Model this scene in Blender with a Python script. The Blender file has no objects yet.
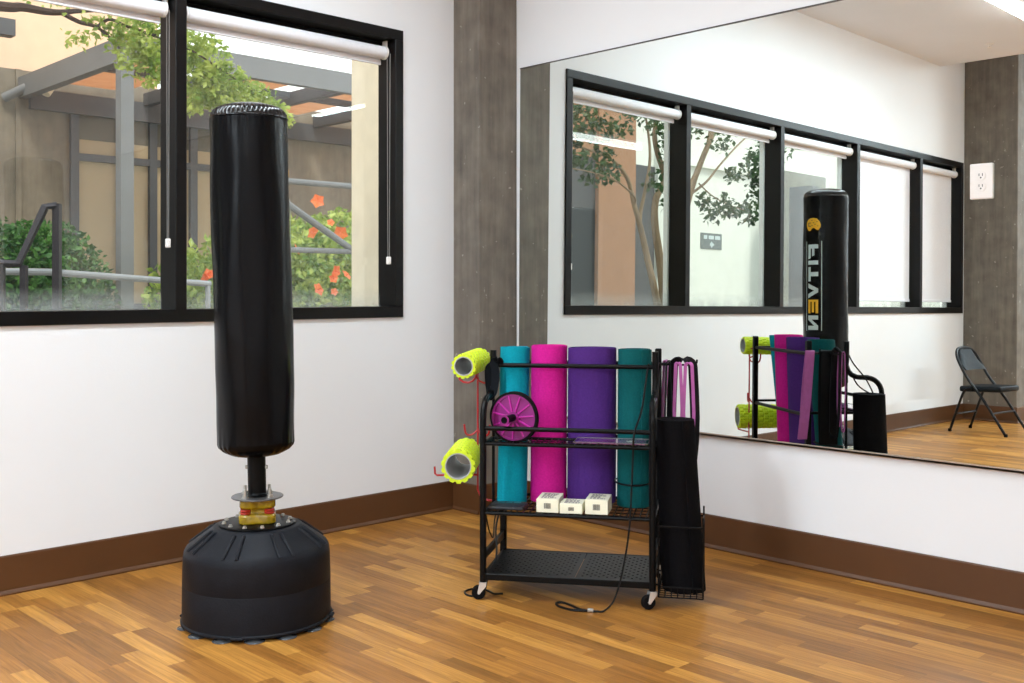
import bpy, bmesh, math, random
from mathutils import Vector, Matrix
PI = math.pi
R = math.radians
random.seed(7)
SC = bpy.context.scene
COL = SC.collection

# ------------------------------------------------------------------ materials
def lin(c):
    c = c / 255.0
    return c / 12.92 if c <= 0.04045 else ((c + 0.055) / 1.055) ** 2.4
def rgb(r, g, b):
    return (lin(r), lin(g), lin(b), 1.0)

def new_mat(name):
    m = bpy.data.materials.new(name)
    m.use_nodes = True
    nt = m.node_tree
    return m, nt, nt.nodes, nt.links, nt.nodes['Principled BSDF']

def mat(name, col, rough=0.6, metal=0.0, var=0.0, scale=20.0, bump=0.0, bscale=None, coat=0.0, spec=0.5, stretch=(1, 1, 1)):
    m, nt, N, L, P = new_mat(name)
    P.inputs['Base Color'].default_value = col
    P.inputs['Roughness'].default_value = rough
    P.inputs['Metallic'].default_value = metal
    P.inputs['Specular IOR Level'].default_value = spec
    P.inputs['Coat Weight'].default_value = coat
    if var or bump:
        tc = N.new('ShaderNodeTexCoord'); mp = N.new('ShaderNodeMapping')
        mp.inputs['Scale'].default_value = stretch
        L.new(tc.outputs['Object'], mp.inputs['Vector'])
    if var:
        nz = N.new('ShaderNodeTexNoise'); nz.inputs['Scale'].default_value = scale
        nz.inputs['Detail'].default_value = 5
        L.new(mp.outputs['Vector'], nz.inputs['Vector'])
        rp = N.new('ShaderNodeValToRGB')
        d = tuple(max(0, c * (1 - var)) for c in col[:3]) + (1,)
        u = tuple(min(1, c * (1 + var)) for c in col[:3]) + (1,)
        rp.color_ramp.elements[0].position = .3; rp.color_ramp.elements[0].color = d
        rp.color_ramp.elements[1].position = .7; rp.color_ramp.elements[1].color = u
        L.new(nz.outputs['Fac'], rp.inputs['Fac']); L.new(rp.outputs['Color'], P.inputs['Base Color'])
    if bump:
        bz = N.new('ShaderNodeTexNoise'); bz.inputs['Scale'].default_value = bscale or scale
        bz.inputs['Detail'].default_value = 4
        L.new(mp.outputs['Vector'], bz.inputs['Vector'])
        bp = N.new('ShaderNodeBump'); bp.inputs['Strength'].default_value = bump; bp.inputs['Distance'].default_value = .01
        L.new(bz.outputs['Fac'], bp.inputs['Height']); L.new(bp.outputs['Normal'], P.inputs['Normal'])
    return m

def floor_mat():
    m, nt, N, L, P = new_mat('wood_strip_floor')
    tc = N.new('ShaderNodeTexCoord')
    mp = N.new('ShaderNodeMapping'); mp.inputs['Rotation'].default_value = (0, 0, R(90))
    L.new(tc.outputs['Object'], mp.inputs['Vector'])
    def brick(w, off, bias, seed):
        b = N.new('ShaderNodeTexBrick')
        b.offset = off; b.offset_frequency = 2; b.squash = 1.0
        b.inputs['Scale'].default_value = 1.0
        b.inputs['Brick Width'].default_value = w
        b.inputs['Row Height'].default_value = 0.061
        b.inputs['Mortar Size'].default_value = 0.0006
        b.inputs['Mortar Smooth'].default_value = 0.3
        b.inputs['Bias'].default_value = bias
        b.inputs['Color1'].default_value = (0, 0, 0, 1)
        b.inputs['Color2'].default_value = (1, 1, 1, 1)
        b.inputs['Mortar'].default_value = (0.15, 0.15, 0.15, 1)
        return b
    # jitter every strip lengthwise so the end joints fall irregularly
    sp = N.new('ShaderNodeSeparateXYZ'); L.new(mp.outputs['Vector'], sp.inputs[0])
    row = N.new('ShaderNodeMath'); row.operation = 'DIVIDE'; row.inputs[1].default_value = 0.061
    L.new(sp.outputs['Y'], row.inputs[0])
    fl = N.new('ShaderNodeMath'); fl.operation = 'FLOOR'; L.new(row.outputs[0], fl.inputs[0])
    wn = N.new('ShaderNodeTexWhiteNoise'); wn.noise_dimensions = '1D'; L.new(fl.outputs[0], wn.inputs['W'])
    ad = N.new('ShaderNodeMath'); ad.operation = 'MULTIPLY_ADD'; ad.inputs[1].default_value = 1.7
    L.new(wn.outputs['Value'], ad.inputs[0]); L.new(sp.outputs['X'], ad.inputs[2])
    cb = N.new('ShaderNodeCombineXYZ'); L.new(ad.outputs[0], cb.inputs['X']); L.new(sp.outputs['Y'], cb.inputs['Y'])
    b = brick(0.40, 0.37, 0.0, 0)
    L.new(cb.outputs[0], b.inputs['Vector'])
    # per-strip grain
    gm = N.new('ShaderNodeMapping'); gm.inputs['Scale'].default_value = (2.6, 62, 1)
    sh = N.new('ShaderNodeVectorMath'); sh.operation = 'MULTIPLY_ADD'
    sh.inputs[1].default_value = (7.3, 3.1, 0)
    L.new(b.outputs['Color'], sh.inputs[0]); L.new(cb.outputs[0], sh.inputs[2])
    L.new(sh.outputs[0], gm.inputs['Vector'])
    g = N.new('ShaderNodeTexNoise'); g.inputs['Scale'].default_value = 1.0; g.inputs['Detail'].default_value = 7
    g.inputs['Roughness'].default_value = .62; g.inputs['Distortion'].default_value = 1.1
    L.new(gm.outputs['Vector'], g.inputs['Vector'])
    rp = N.new('ShaderNodeValToRGB')
    e = rp.color_ramp.elements
    e[0].position = 0.0; e[0].color = rgb(144, 97, 43)
    e[1].position = 1.0; e[1].color = rgb(200, 144, 68)
    x = e.new(.36); x.color = rgb(156, 104, 46)
    x = e.new(.7); x.color = rgb(177, 122, 55)
    L.new(b.outputs['Color'], rp.inputs['Fac'])
    gr = N.new('ShaderNodeValToRGB')
    gr.color_ramp.elements[0].position = .32; gr.color_ramp.elements[0].color = (.52, .46, .40, 1)
    gr.color_ramp.elements[1].position = .66; gr.color_ramp.elements[1].color = (1.1, 1.1, 1.08, 1)
    L.new(g.outputs['Fac'], gr.inputs['Fac'])
    mx = N.new('ShaderNodeMix'); mx.data_type = 'RGBA'; mx.blend_type = 'MULTIPLY'; mx.inputs['Factor'].default_value = .8
    L.new(rp.outputs['Color'], mx.inputs['A']); L.new(gr.outputs['Color'], mx.inputs['B'])
    L.new(mx.outputs['Result'], P.inputs['Base Color'])
    P.inputs['Roughness'].default_value = .4
    P.inputs['Specular IOR Level'].default_value = .3
    bp = N.new('ShaderNodeBump'); bp.inputs['Strength'].default_value = .08; bp.inputs['Distance'].default_value = .004
    L.new(g.outputs['Fac'], bp.inputs['Height']); L.new(bp.outputs['Normal'], P.inputs['Normal'])
    return m

def concrete_mat(name, c0, c1, flecks=True):
    m, nt, N, L, P = new_mat(name)
    tc = N.new('ShaderNodeTexCoord')
    mp = N.new('ShaderNodeMapping'); mp.inputs['Scale'].default_value = (9, 9, .7)
    L.new(tc.outputs['Object'], mp.inputs['Vector'])
    a = N.new('ShaderNodeTexNoise'); a.inputs['Scale'].default_value = 2.2; a.inputs['Detail'].default_value = 8; a.inputs['Roughness'].default_value = .65
    L.new(mp.outputs['Vector'], a.inputs['Vector'])
    b = N.new('ShaderNodeTexNoise'); b.inputs['Scale'].default_value = 9; b.inputs['Detail'].default_value = 8
    L.new(tc.outputs['Object'], b.inputs['Vector'])
    ml = N.new('ShaderNodeMath'); ml.operation = 'MULTIPLY_ADD'; ml.inputs[1].default_value = .55
    sc = N.new('ShaderNodeMath'); sc.operation = 'MULTIPLY'; sc.inputs[1].default_value = .45
    L.new(b.outputs['Fac'], sc.inputs[0]); L.new(a.outputs['Fac'], ml.inputs[0]); L.new(sc.outputs[0], ml.inputs[2])
    rp = N.new('ShaderNodeValToRGB')
    rp.color_ramp.elements[0].position = .3; rp.color_ramp.elements[0].color = c0
    rp.color_ramp.elements[1].position = .68; rp.color_ramp.elements[1].color = c1
    L.new(ml.outputs[0], rp.inputs['Fac'])
    out = rp.outputs['Color']
    if flecks:
        v = N.new('ShaderNodeTexNoise'); v.inputs['Scale'].default_value = 26; v.inputs['Detail'].default_value = 3
        L.new(tc.outputs['Object'], v.inputs['Vector'])
        fr = N.new('ShaderNodeValToRGB')
        fr.color_ramp.elements[0].position = .69; fr.color_ramp.elements[0].color = (0, 0, 0, 1)
        fr.color_ramp.elements[1].position = .73; fr.color_ramp.elements[1].color = (.75, .75, .75, 1)
        L.new(v.outputs['Fac'], fr.inputs['Fac'])
        mx = N.new('ShaderNodeMix'); mx.data_type = 'RGBA'
        L.new(fr.outputs['Color'], mx.inputs['Factor']); L.new(out, mx.inputs['A']); mx.inputs['B'].default_value = rgb(168, 162, 152)
        out = mx.outputs['Result']
    L.new(out, P.inputs['Base Color'])
    P.inputs['Roughness'].default_value = .78
    bp = N.new('ShaderNodeBump'); bp.inputs['Strength'].default_value = .25; bp.inputs['Distance'].default_value = .01
    L.new(ml.outputs[0], bp.inputs['Height']); L.new(bp.outputs['Normal'], P.inputs['Normal'])
    return m

def glass_mat(name, tint=(.93, .95, .94, 1), refl=1.0, dust=True):
    m = bpy.data.materials.new(name); m.use_nodes = True
    nt = m.node_tree; N = nt.nodes; L = nt.links
    N.remove(N['Principled BSDF'])
    t = N.new('ShaderNodeBsdfTransparent'); t.inputs['Color'].default_value = tint
    g = N.new('ShaderNodeBsdfGlossy'); g.inputs['Roughness'].default_value = 0.0; g.inputs['Color'].default_value = (1, 1, 1, 1)
    lw = N.new('ShaderNodeLayerWeight'); lw.inputs['Blend'].default_value = .5
    p = N.new('ShaderNodeMath'); p.operation = 'POWER'; p.inputs[1].default_value = 5
    L.new(lw.outputs['Facing'], p.inputs[0])
    ma = N.new('ShaderNodeMath'); ma.operation = 'MULTIPLY_ADD'; ma.inputs[1].default_value = .94; ma.inputs[2].default_value = .045 * refl
    L.new(p.outputs[0], ma.inputs[0])
    mx = N.new('ShaderNodeMixShader')
    L.new(ma.outputs[0], mx.inputs[0]); L.new(t.outputs[0], mx.inputs[1]); L.new(g.outputs[0], mx.inputs[2])
    last = mx
    if dust:   # dried dirt along the foot of the pane and a faint film above
        d = N.new('ShaderNodeBsdfDiffuse'); d.inputs['Color'].default_value = (.75, .78, .76, 1)
        tl = N.new('ShaderNodeBsdfTranslucent'); tl.inputs['Color'].default_value = (.75, .78, .76, 1)
        dm = N.new('ShaderNodeMixShader'); dm.inputs[0].default_value = .5
        L.new(d.outputs[0], dm.inputs[1]); L.new(tl.outputs[0], dm.inputs[2])
        tc = N.new('ShaderNodeTexCoord'); sp = N.new('ShaderNodeSeparateXYZ'); L.new(tc.outputs['Object'], sp.inputs[0])
        mr = N.new('ShaderNodeMapRange'); mr.inputs['From Min'].default_value = 1.05; mr.inputs['From Max'].default_value = 1.15
        mr.inputs['To Min'].default_value = .45; mr.inputs['To Max'].default_value = 0.02
        L.new(sp.outputs['Z'], mr.inputs['Value'])
        nz = N.new('ShaderNodeTexNoise'); nz.inputs['Scale'].default_value = 14; nz.inputs['Detail'].default_value = 6
        L.new(tc.outputs['Object'], nz.inputs['Vector'])
        mu = N.new('ShaderNodeMath'); mu.operation = 'MULTIPLY'
        L.new(mr.outputs[0], mu.inputs[0]); L.new(nz.outputs['Fac'], mu.inputs[1])
        m2 = N.new('ShaderNodeMixShader')
        L.new(mu.outputs[0], m2.inputs[0]); L.new(mx.outputs[0], m2.inputs[1]); L.new(dm.outputs[0], m2.inputs[2])
        last = m2
    L.new(last.outputs[0], N['Material Output'].inputs['Surface'])
    return m

def emit_mat(name, col, s):
    m = bpy.data.materials.new(name); m.use_nodes = True
    N = m.node_tree.nodes; N.remove(N['Principled BSDF'])
    e = N.new('ShaderNodeEmission'); e.inputs['Color'].default_value = col; e.inputs['Strength'].default_value = s
    m.node_tree.links.new(e.outputs[0], N['Material Output'].inputs['Surface'])
    return m

def mirror_mat():
    m = bpy.data.materials.new('mirror_silver'); m.use_nodes = True
    N = m.node_tree.nodes; N.remove(N['Principled BSDF'])
    g = N.new('ShaderNodeBsdfGlossy'); g.inputs['Roughness'].default_value = 0.0
    g.inputs['Color'].default_value = (.86, .905, .875, 1)
    m.node_tree.links.new(g.outputs[0], N['Material Output'].inputs['Surface'])
    return m

def leaf_mat(name, c0, c1, trans=.45):
    m, nt, N, L, P = new_mat(name)
    tc = N.new('ShaderNodeTexCoord'); nz = N.new('ShaderNodeTexNoise'); nz.inputs['Scale'].default_value = 7; nz.inputs['Detail'].default_value = 3
    L.new(tc.outputs['Object'], nz.inputs['Vector'])
    rp = N.new('ShaderNodeValToRGB'); rp.color_ramp.elements[0].position = .35; rp.color_ramp.elements[1].position = .65
    rp.color_ramp.elements[0].color = c0; rp.color_ramp.elements[1].color = c1
    L.new(nz.outputs['Fac'], rp.inputs['Fac']); L.new(rp.outputs['Color'], P.inputs['Base Color'])
    P.inputs['Roughness'].default_value = .45
    t = N.new('ShaderNodeBsdfTranslucent'); L.new(rp.outputs['Color'], t.inputs['Color'])
    mx = N.new('ShaderNodeMixShader'); mx.inputs[0].default_value = trans
    L.new(P.outputs[0], mx.inputs[1]); L.new(t.outputs[0], mx.inputs[2])
    L.new(mx.outputs[0], N['Material Output'].inputs['Surface'])
    return m

W = mat('white_wall_paint', rgb(233, 234, 236), .75, var=.015, scale=1.5, bump=.04, bscale=120)
CEIL = mat('ceiling_paint', rgb(233, 234, 238), .8, var=.02, scale=2)
FLOOR = floor_mat()
BASEB = mat('brown_rubber_baseboard', rgb(84, 50, 20), .5, var=.10, scale=3)
CONC = concrete_mat('bare_concrete', rgb(84, 77, 69), rgb(128, 119, 108))
BLACKF = mat('black_window_frame', rgb(14, 12, 12), .34, var=.15, scale=8, spec=.2)
DAYLIT = mat('daylit_mullion_side', rgb(238, 240, 240), .5)  # white stands for daylight falling on the outer mullion side
GLASS = glass_mat('window_glass')
SHADE = mat('white_shade_fabric', rgb(236, 236, 240), .8, var=.02, scale=60)
WPLAST = mat('white_plastic', rgb(238, 234, 230), .35)
CHAIN = mat('bead_chain', rgb(120, 118, 115), .35, .3)
MIRR = mirror_mat()
MEDGE = mat('mirror_edge', rgb(70, 62, 58), .3)
CHANNEL = mat('metal_channel', rgb(186, 172, 158), .3, .35)
VINYL = mat('black_vinyl', rgb(8, 8, 10), .24, var=.2, scale=5, bump=.22, bscale=7, coat=.0, spec=.13, stretch=(1, 1, .35))
VINYLSEAM = mat('black_vinyl_gathers', rgb(8, 8, 10), .16, coat=.25, spec=.4)
BPLAST = mat('black_moulded_plastic', rgb(23, 24, 29), .5, var=.18, scale=18, bump=.1, bscale=160, spec=.14)
BSTEEL = mat('black_powder_coated_steel', rgb(9, 9, 10), .38, var=.12, scale=30, spec=.14)
BSTEELP = mat('satin_dark_plate', rgb(110, 110, 112), .3, .5)
CHROME = mat('chrome', rgb(225, 225, 224), .25, .55)
ZINC = mat('zinc_bolt', rgb(190, 188, 182), .3, .7)
AMBER = mat('amber_polymer', rgb(168, 138, 16), .25, var=.35, scale=30, coat=.4)
AMBER.node_tree.nodes['Principled BSDF'].inputs['Transmission Weight'].default_value = .25
REDP = mat('red_washer', rgb(168, 40, 24), .35)
SUCK = mat('clear_grey_rubber', rgb(70, 72, 75), .2, spec=.5)
GOLD = mat('yellow_print', rgb(236, 178, 30), .4)
WPRINT = mat('pale_print', rgb(196, 212, 216), .4)
DUCT = mat('grey_scuffed_tape', rgb(70, 72, 82), .3)

def mat_foam(name, col, edge):
    return mat(name, col, .85, var=.10, scale=140, bump=.25, bscale=260, spec=.12)
TEAL = mat_foam('teal_foam', rgb(8, 142, 160), None)
MAGENTA = mat_foam('magenta_foam', rgb(200, 30, 138), None)
PURPLE = mat_foam('purple_foam', rgb(74, 40, 114), None)
GREEN = mat_foam('dark_green_foam', rgb(10, 82, 84), None)
BLACKFOAM = mat('black_rubber_foam', rgb(15, 14, 16), .9, var=.3, scale=220, bump=.3, bscale=300, spec=.06)
LIME = mat('lime_foam', rgb(206, 228, 24), .55, var=.06, scale=40)
CORE = mat('grey_core', rgb(170, 172, 172), .45, var=.12, scale=14)
REDM = mat('red_painted_wire', rgb(178, 20, 28), .35, coat=.3)
WMAG = mat('magenta_plastic', rgb(134, 14, 112), .4)
WSPOKE = mat('bright_magenta_plastic', rgb(196, 36, 164), .35)
RUBBER = mat('black_rubber', rgb(12, 11, 12), .7, var=.2, scale=60, spec=.12)
CREAM = mat('cream_card', rgb(240, 238, 214), .6, var=.03, scale=40)
INK = mat('dark_ink', rgb(42, 40, 44), .6)
GINK = mat('grey_ink', rgb(120, 116, 116), .6)
PINKB = mat('mauve_band', rgb(176, 92, 160), .6, var=.08, scale=50)
BLACKB = mat('black_band', rgb(12, 11, 13), .7, spec=.2)
CORD = mat('black_cord', rgb(11, 11, 12), .45, spec=.3)
STRAP = mat('dark_strap', rgb(12, 15, 20), .75, var=.2, scale=80, spec=.12)
PLUM = mat('plum_print', rgb(158, 84, 154), .35, var=.6, scale=60)
CLEARP = glass_mat('clear_wrap', (.9, .9, .92, 1), 1.6, False)
NAVY = mat('dark_nylon', rgb(24, 26, 32), .55, var=.2, scale=90)
TEALPR = mat('teal_print', rgb(40, 120, 130), .5)
CHAIRM = mat('charcoal_chair_steel', rgb(16, 18, 21), .42, spec=.2)
CHAIRV = mat('charcoal_chair_pad', rgb(24, 28, 32), .55, var=.06, scale=80, bump=.1, bscale=200, spec=.12)
LAMP = emit_mat('lamp_diffuser', (.96, .985, 1, 1), 16.0)
HOUSING = mat('white_lamp_housing', rgb(230, 230, 230), .5)
# outdoors
XCONC = concrete_mat('weathered_render', rgb(112, 103, 90), rgb(142, 131, 114), False)
PEACH = mat('peach_stucco', rgb(238, 202, 172), .9, var=.05, scale=6, bump=.1, bscale=90)
PEACHDIM = mat('shaded_peach_stucco', rgb(160, 120, 92), .9, var=.06, scale=6, bump=.1, bscale=90)  # darker copy of the peach stucco, weaker light put into its colour
CREAMST = mat('cream_stucco', rgb(240, 226, 200), .9, var=.05, scale=8, bump=.15, bscale=120)
GREYSTEEL = mat('grey_painted_steel', rgb(112, 114, 116), .5, var=.05, scale=4)
DKSTEEL = mat('dark_grey_frame', rgb(76, 78, 82), .5)
TAN = leaf_mat('tan_translucent_panel', rgb(228, 188, 152), rgb(236, 200, 166), .6)
BLIND = mat('drawn_blind', rgb(186, 168, 136), .85, var=.03, scale=3)
OLIVE = mat('dim_transom_glass', rgb(92, 86, 68), .25, var=.2, scale=2)
WHITEX = mat('white_stucco', rgb(226, 230, 222), .9, var=.03, scale=3)
DARKX = mat('shaded_opening', rgb(62, 66, 70), .6)
GREYX = concrete_mat('grey_stucco', rgb(92, 94, 84), rgb(132, 132, 120), False)
RAILD = mat('dark_rail_paint', rgb(34, 28, 36), .5)
RAILG = mat('galvanised_rail', rgb(150, 154, 158), .38, .5)
BARK = mat('smooth_bark', rgb(136, 116, 90), .85, var=.25, scale=8, bump=.3, bscale=30, stretch=(1, 1, .3))
BARKD = mat('dark_bark', rgb(62, 46, 42), .85, var=.2, scale=12)
LEAFL = leaf_mat('maple_leaf', rgb(118, 152, 50), rgb(204, 216, 116), .5)
LEAFD = leaf_mat('dark_leaf', rgb(30, 66, 34), rgb(66, 104, 50), .3)
LEAFB = leaf_mat('bush_leaf', rgb(34, 84, 30), rgb(84, 132, 52), .3)
LEAFH = leaf_mat('hibiscus_leaf', rgb(104, 144, 56), rgb(198, 212, 110), .4)
PETAL = leaf_mat('orange_petal', rgb(246, 112, 48), rgb(252, 140, 70), .3)
GROUNDX = mat('courtyard_paving', rgb(150, 146, 136), .9, var=.1, scale=5)
SIGNG = mat('grey_sign', rgb(96, 108, 108), .5)

# ------------------------------------------------------------------ geometry helpers
def B():
    return bmesh.new()

def xform(bm, n0, M):
    bm.verts.ensure_lookup_table()
    for v in bm.verts[n0:]:
        v.co = M @ v.co

def box(bm, lo, hi, bev=0.0, M=None, segs=1):
    n0 = len(bm.verts)
    x0, y0, z0 = lo; x1, y1, z1 = hi
    vs = [bm.verts.new(c) for c in ((x0, y0, z0), (x1, y0, z0), (x1, y1, z0), (x0, y1, z0), (x0, y0, z1), (x1, y0, z1), (x1, y1, z1), (x0, y1, z1))]
    fs = [bm.faces.new([vs[i] for i in q]) for q in ((3, 2, 1, 0), (4, 5, 6, 7), (0, 1, 5, 4), (1, 2, 6, 5), (2, 3, 7, 6), (3, 0, 4, 7))]
    if bev > 0:
        es = list({e for f in fs for e in f.edges})
        bmesh.ops.bevel(bm, geom=es, offset=bev, segments=segs, affect='EDGES', profile=.5)
        if M is not None:
            bm.verts.ensure_lookup_table()
            # bevel replaces the corners; everything after n0 that survived belongs to this box
            for v in list(bm.verts)[n0:]:
                v.co = M @ v.co
    elif M is not None:
        for v in vs: v.co = M @ v.co
    return bm

def tube(bm, pts, r, seg=8, closed=False, caps=True):
    pts = [Vector(p) for p in pts]; n = len(pts)
    rr = r if isinstance(r, (list, tuple)) else [r] * n
    tans = []
    for i in range(n):
        a = pts[(i - 1) % n] if (closed or i > 0) else pts[i]
        b = pts[(i + 1) % n] if (closed or i < n - 1) else pts[i]
        t = (b - a); tans.append(t.normalized() if t.length > 1e-9 else Vector((0, 0, 1)))
    t0 = tans[0]
    up = Vector((0, 0, 1)) if abs(t0.z) < .9 else Vector((1, 0, 0))
    nrm = (up - t0 * up.dot(t0)).normalized()
    rings = []
    for i in range(n):
        t = tans[i]
        nrm = (nrm - t * nrm.dot(t))
        nrm = nrm.normalized() if nrm.length > 1e-6 else t.orthogonal().normalized()
        bn = t.cross(nrm)
        rings.append([bm.verts.new(pts[i] + (nrm * math.cos(2 * PI * k / seg) + bn * math.sin(2 * PI * k / seg)) * rr[i]) for k in range(seg)])
    m = n if closed else n - 1
    for i in range(m):
        a = rings[i]; b = rings[(i + 1) % n]
        for k in range(seg):
            bm.faces.new((a[k], a[(k + 1) % seg], b[(k + 1) % seg], b[k]))
    if caps and not closed:
        bm.faces.new(list(reversed(rings[0]))); bm.faces.new(rings[-1])
    return bm

def smooth_path(pts, k=6, closed=False):
    P = [Vector(p) for p in pts]; n = len(P); out = []
    rng = n if closed else n - 1
    for i in range(rng):
        p1 = P[i]; p2 = P[(i + 1) % n]
        p0 = P[(i - 1) % n] if (closed or i > 0) else p1
        p3 = P[(i + 2) % n] if (closed or i + 2 < n) else p2
        for j in range(k):
            t = j / k
            out.append(0.5 * ((2 * p1) + (-p0 + p2) * t + (2 * p0 - 5 * p1 + 4 * p2 - p3) * t * t + (-p0 + 3 * p1 - 3 * p2 + p3) * t ** 3))
    if not closed: out.append(P[-1])
    return out

def lathe(bm, prof, seg=48, M=None, rmod=None):
    n0 = len(bm.verts); rings = []
    for (r, z) in prof:
        if r < 1e-6:
            rings.append([bm.verts.new((0, 0, z))])
        else:
            ring = []
            for k in range(seg):
                a = 2 * PI * k / seg
                q = r if rmod is None else rmod(r, z, a)
                ring.append(bm.verts.new((q * math.cos(a), q * math.sin(a), z)))
            rings.append(ring)
    for a, b in zip(rings, rings[1:]):
        if len(a) == 1 and len(b) == 1: continue
        for k in range(seg):
            if len(a) == 1: bm.faces.new((a[0], b[(k + 1) % seg], b[k]))
            elif len(b) == 1: bm.faces.new((a[k], a[(k + 1) % seg], b[0]))
            else: bm.faces.new((a[k], a[(k + 1) % seg], b[(k + 1) % seg], b[k]))
    if M is not None: xform(bm, n0, M)
    return bm

def cyl(bm, p, q, r, seg=16):
    return tube(bm, [p, q], r, seg)

def ribbon(bm, pts, wdir, w, th=.003, closed=False):
    pts = [Vector(p) for p in pts]; n = len(pts); wd = Vector(wdir).normalized()
    rings = []
    for i in range(n):
        a = pts[(i - 1) % n] if (closed or i > 0) else pts[i]
        b = pts[(i + 1) % n] if (closed or i < n - 1) else pts[i]
        t = (b - a).normalized()
        s = (wd - t * wd.dot(t)).normalized(); nn = t.cross(s)
        rings.append([bm.verts.new(pts[i] + s * x * w / 2 + nn * y * th / 2) for x, y in ((-1, -1), (1, -1), (1, 1), (-1, 1))])
    for i in range(n if closed else n - 1):
        a = rings[i]; b = rings[(i + 1) % n]
        for k in range(4):
            bm.faces.new((a[k], a[(k + 1) % 4], b[(k + 1) % 4], b[k]))
    if not closed:
        bm.faces.new(list(reversed(rings[0]))); bm.faces.new(rings[-1])
    return bm

def prism(bm, poly, z0, z1, M=None):
    n0 = len(bm.verts); n = len(poly)
    a = [bm.verts.new((x, y, z0)) for x, y in poly]; b = [bm.verts.new((x, y, z1)) for x, y in poly]
    bm.faces.new(list(reversed(a))); bm.faces.new(b)
    for k in range(n): bm.faces.new((a[k], a[(k + 1) % n], b[(k + 1) % n], b[k]))
    if M is not None: xform(bm, n0, M)
    return bm

def obj(name, bm, material, parent=None, smooth=False, loc=None, angle=35):
    bmesh.ops.recalc_face_normals(bm, faces=bm.faces)
    me = bpy.data.meshes.new(name); bm.to_mesh(me); bm.free()
    mats = material if isinstance(material, (list, tuple)) else [material]
    for m in mats: me.materials.append(m)
    o = bpy.data.objects.new(name, me); COL.objects.link(o)
    if smooth:
        me.polygons.foreach_set('use_smooth', [True] * len(me.polygons))
        try: me.set_sharp_from_angle(angle=R(angle))
        except Exception: pass
    if parent is not None: o.parent = parent
    if loc is not None: o.location = loc
    return o

def thing(name, label, cat, loc=(0, 0, 0), rotz=0.0, group=None):
    o = bpy.data.objects.new(name, None); COL.objects.link(o)
    o.empty_display_size = .1
    o.location = loc; o.rotation_euler = (0, 0, rotz)
    o['label'] = label; o['category'] = cat
    if group: o['group'] = group
    return o

def tag(o, label, cat, group=None):
    o['label'] = label; o['category'] = cat
    if group: o['group'] = group
    return o

def struct(o, label=None, cat=None):
    o['kind'] = 'structure'
    if label: o['label'] = label
    if cat: o['category'] = cat
    return o

# ------------------------------------------------------------------ room shell
XR = 0.014; XL = -10.5; YB = -8.0; ZC = 3.27; XS = -5.65; ZH = 3.95
WX0, WX1 = -6.145, -0.594      # ribbon window
WZ0, WZ1 = 1.004, 2.430
TH = 0.16

bm = B(); box(bm, (XL - .1, YB - .1, -.1), (XR + .1, TH, 0))
struct(obj('floor', bm, FLOOR), 'wood strip floor of warm brown planks', 'floor')
bm = B(); box(bm, (XS, YB - .1, ZC), (XR + .1, TH, ZC + .12)); box(bm, (XS, YB - .1, ZC + .12), (XS + .1, TH, ZH)); box(bm, (XL - .1, YB - .1, ZH), (XS + .1, TH, ZH + .12))
struct(obj('ceiling', bm, CEIL), 'plain off-white ceiling seen in the mirror', 'ceiling')
bm = B()
box(bm, (XL - .1, 0, 0), (XR + .1, TH, WZ0)); box(bm, (XL - .1, 0, WZ1), (XR + .1, TH, ZC)); box(bm, (XL - .1, 0, ZC), (XS, TH, ZH))
box(bm, (WX1, 0, WZ0), (XR + .1, TH, WZ1)); box(bm, (XL - .1, 0, WZ0), (WX0, TH, WZ1))
struct(obj('wall_left', bm, W), 'white wall holding the black ribbon window', 'wall')
bm = B(); box(bm, (XR, YB, 0), (XR + .1, 0, ZC))
struct(obj('wall_right', bm, W), 'white wall carrying the big mirror', 'wall')
bm = B(); box(bm, (XL - .1, YB - .1, 0), (XR + .1, YB, ZC)); box(bm, (XL - .1, YB - .1, ZC), (XS, YB, ZH))
struct(obj('wall_back', bm, W), 'plain white wall opposite the windows', 'wall')
bm = B(); box(bm, (XL - .1, YB, 0), (XL, 0, ZH))
struct(obj('wall_far', bm, W), 'plain white wall opposite the mirror', 'wall')

PD, PW = 0.20, 0.256
bm = B(); box(bm, (-PW, -PD, 0), (XR, 0.0, ZC), .004)
struct(obj('concrete_pillar', bm, CONC), 'bare concrete pillar in the corner beside the mirror', 'pillar')
bm = B(); box(bm, (-6.78, -.49, 0), (-6.18, 0.0, ZH), .006)
struct(obj('concrete_pillar', bm, CONC), 'bare concrete pillar behind the folding chair in the mirror', 'pillar')

def skirting(bm, p, q, nrm):
    """baseboard run from p to q with a small cove toe; nrm points into the room"""
    p = Vector((*p, 0)); q = Vector((*q, 0)); n = Vector((*nrm, 0))
    prof = ((0, 0), (.016, 0), (.017, .006), (.009, .018), (.0075, .142), (.005, .147), (0, .147))
    rings = []
    for b in (p, q):
        rings.append([bm.verts.new(b + n * x + Vector((0, 0, z))) for x, z in prof])
    for k in range(len(prof)):
        j = (k + 1) % len(prof)
        bm.faces.new((rings[0][k], rings[0][j], rings[1][j], rings[1][k]))
    bm.faces.new(list(reversed(rings[0]))); bm.faces.new(rings[1])
bm = B(); skirting(bm, (-6.18, 0), (-PW, 0), (0, -1)); skirting(bm, (XL, 0), (-6.78, 0), (0, -1))
struct(obj('baseboard_left', bm, BASEB), 'brown baseboard under the windows', 'baseboard')
bm = B(); skirting(bm, (XR, -PD), (XR, YB), (-1, 0))
struct(obj('baseboard_right', bm, BASEB), 'brown baseboard under the mirror', 'baseboard')
bm = B(); skirting(bm, (-PW, 0.0), (-PW, -PD - .006), (-1, 0)); skirting(bm, (-PW - .006, -PD), (XR, -PD), (0, -1))
struct(obj('baseboard_corner', bm, BASEB), 'brown baseboard round the corner pillar', 'baseboard')
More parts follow.
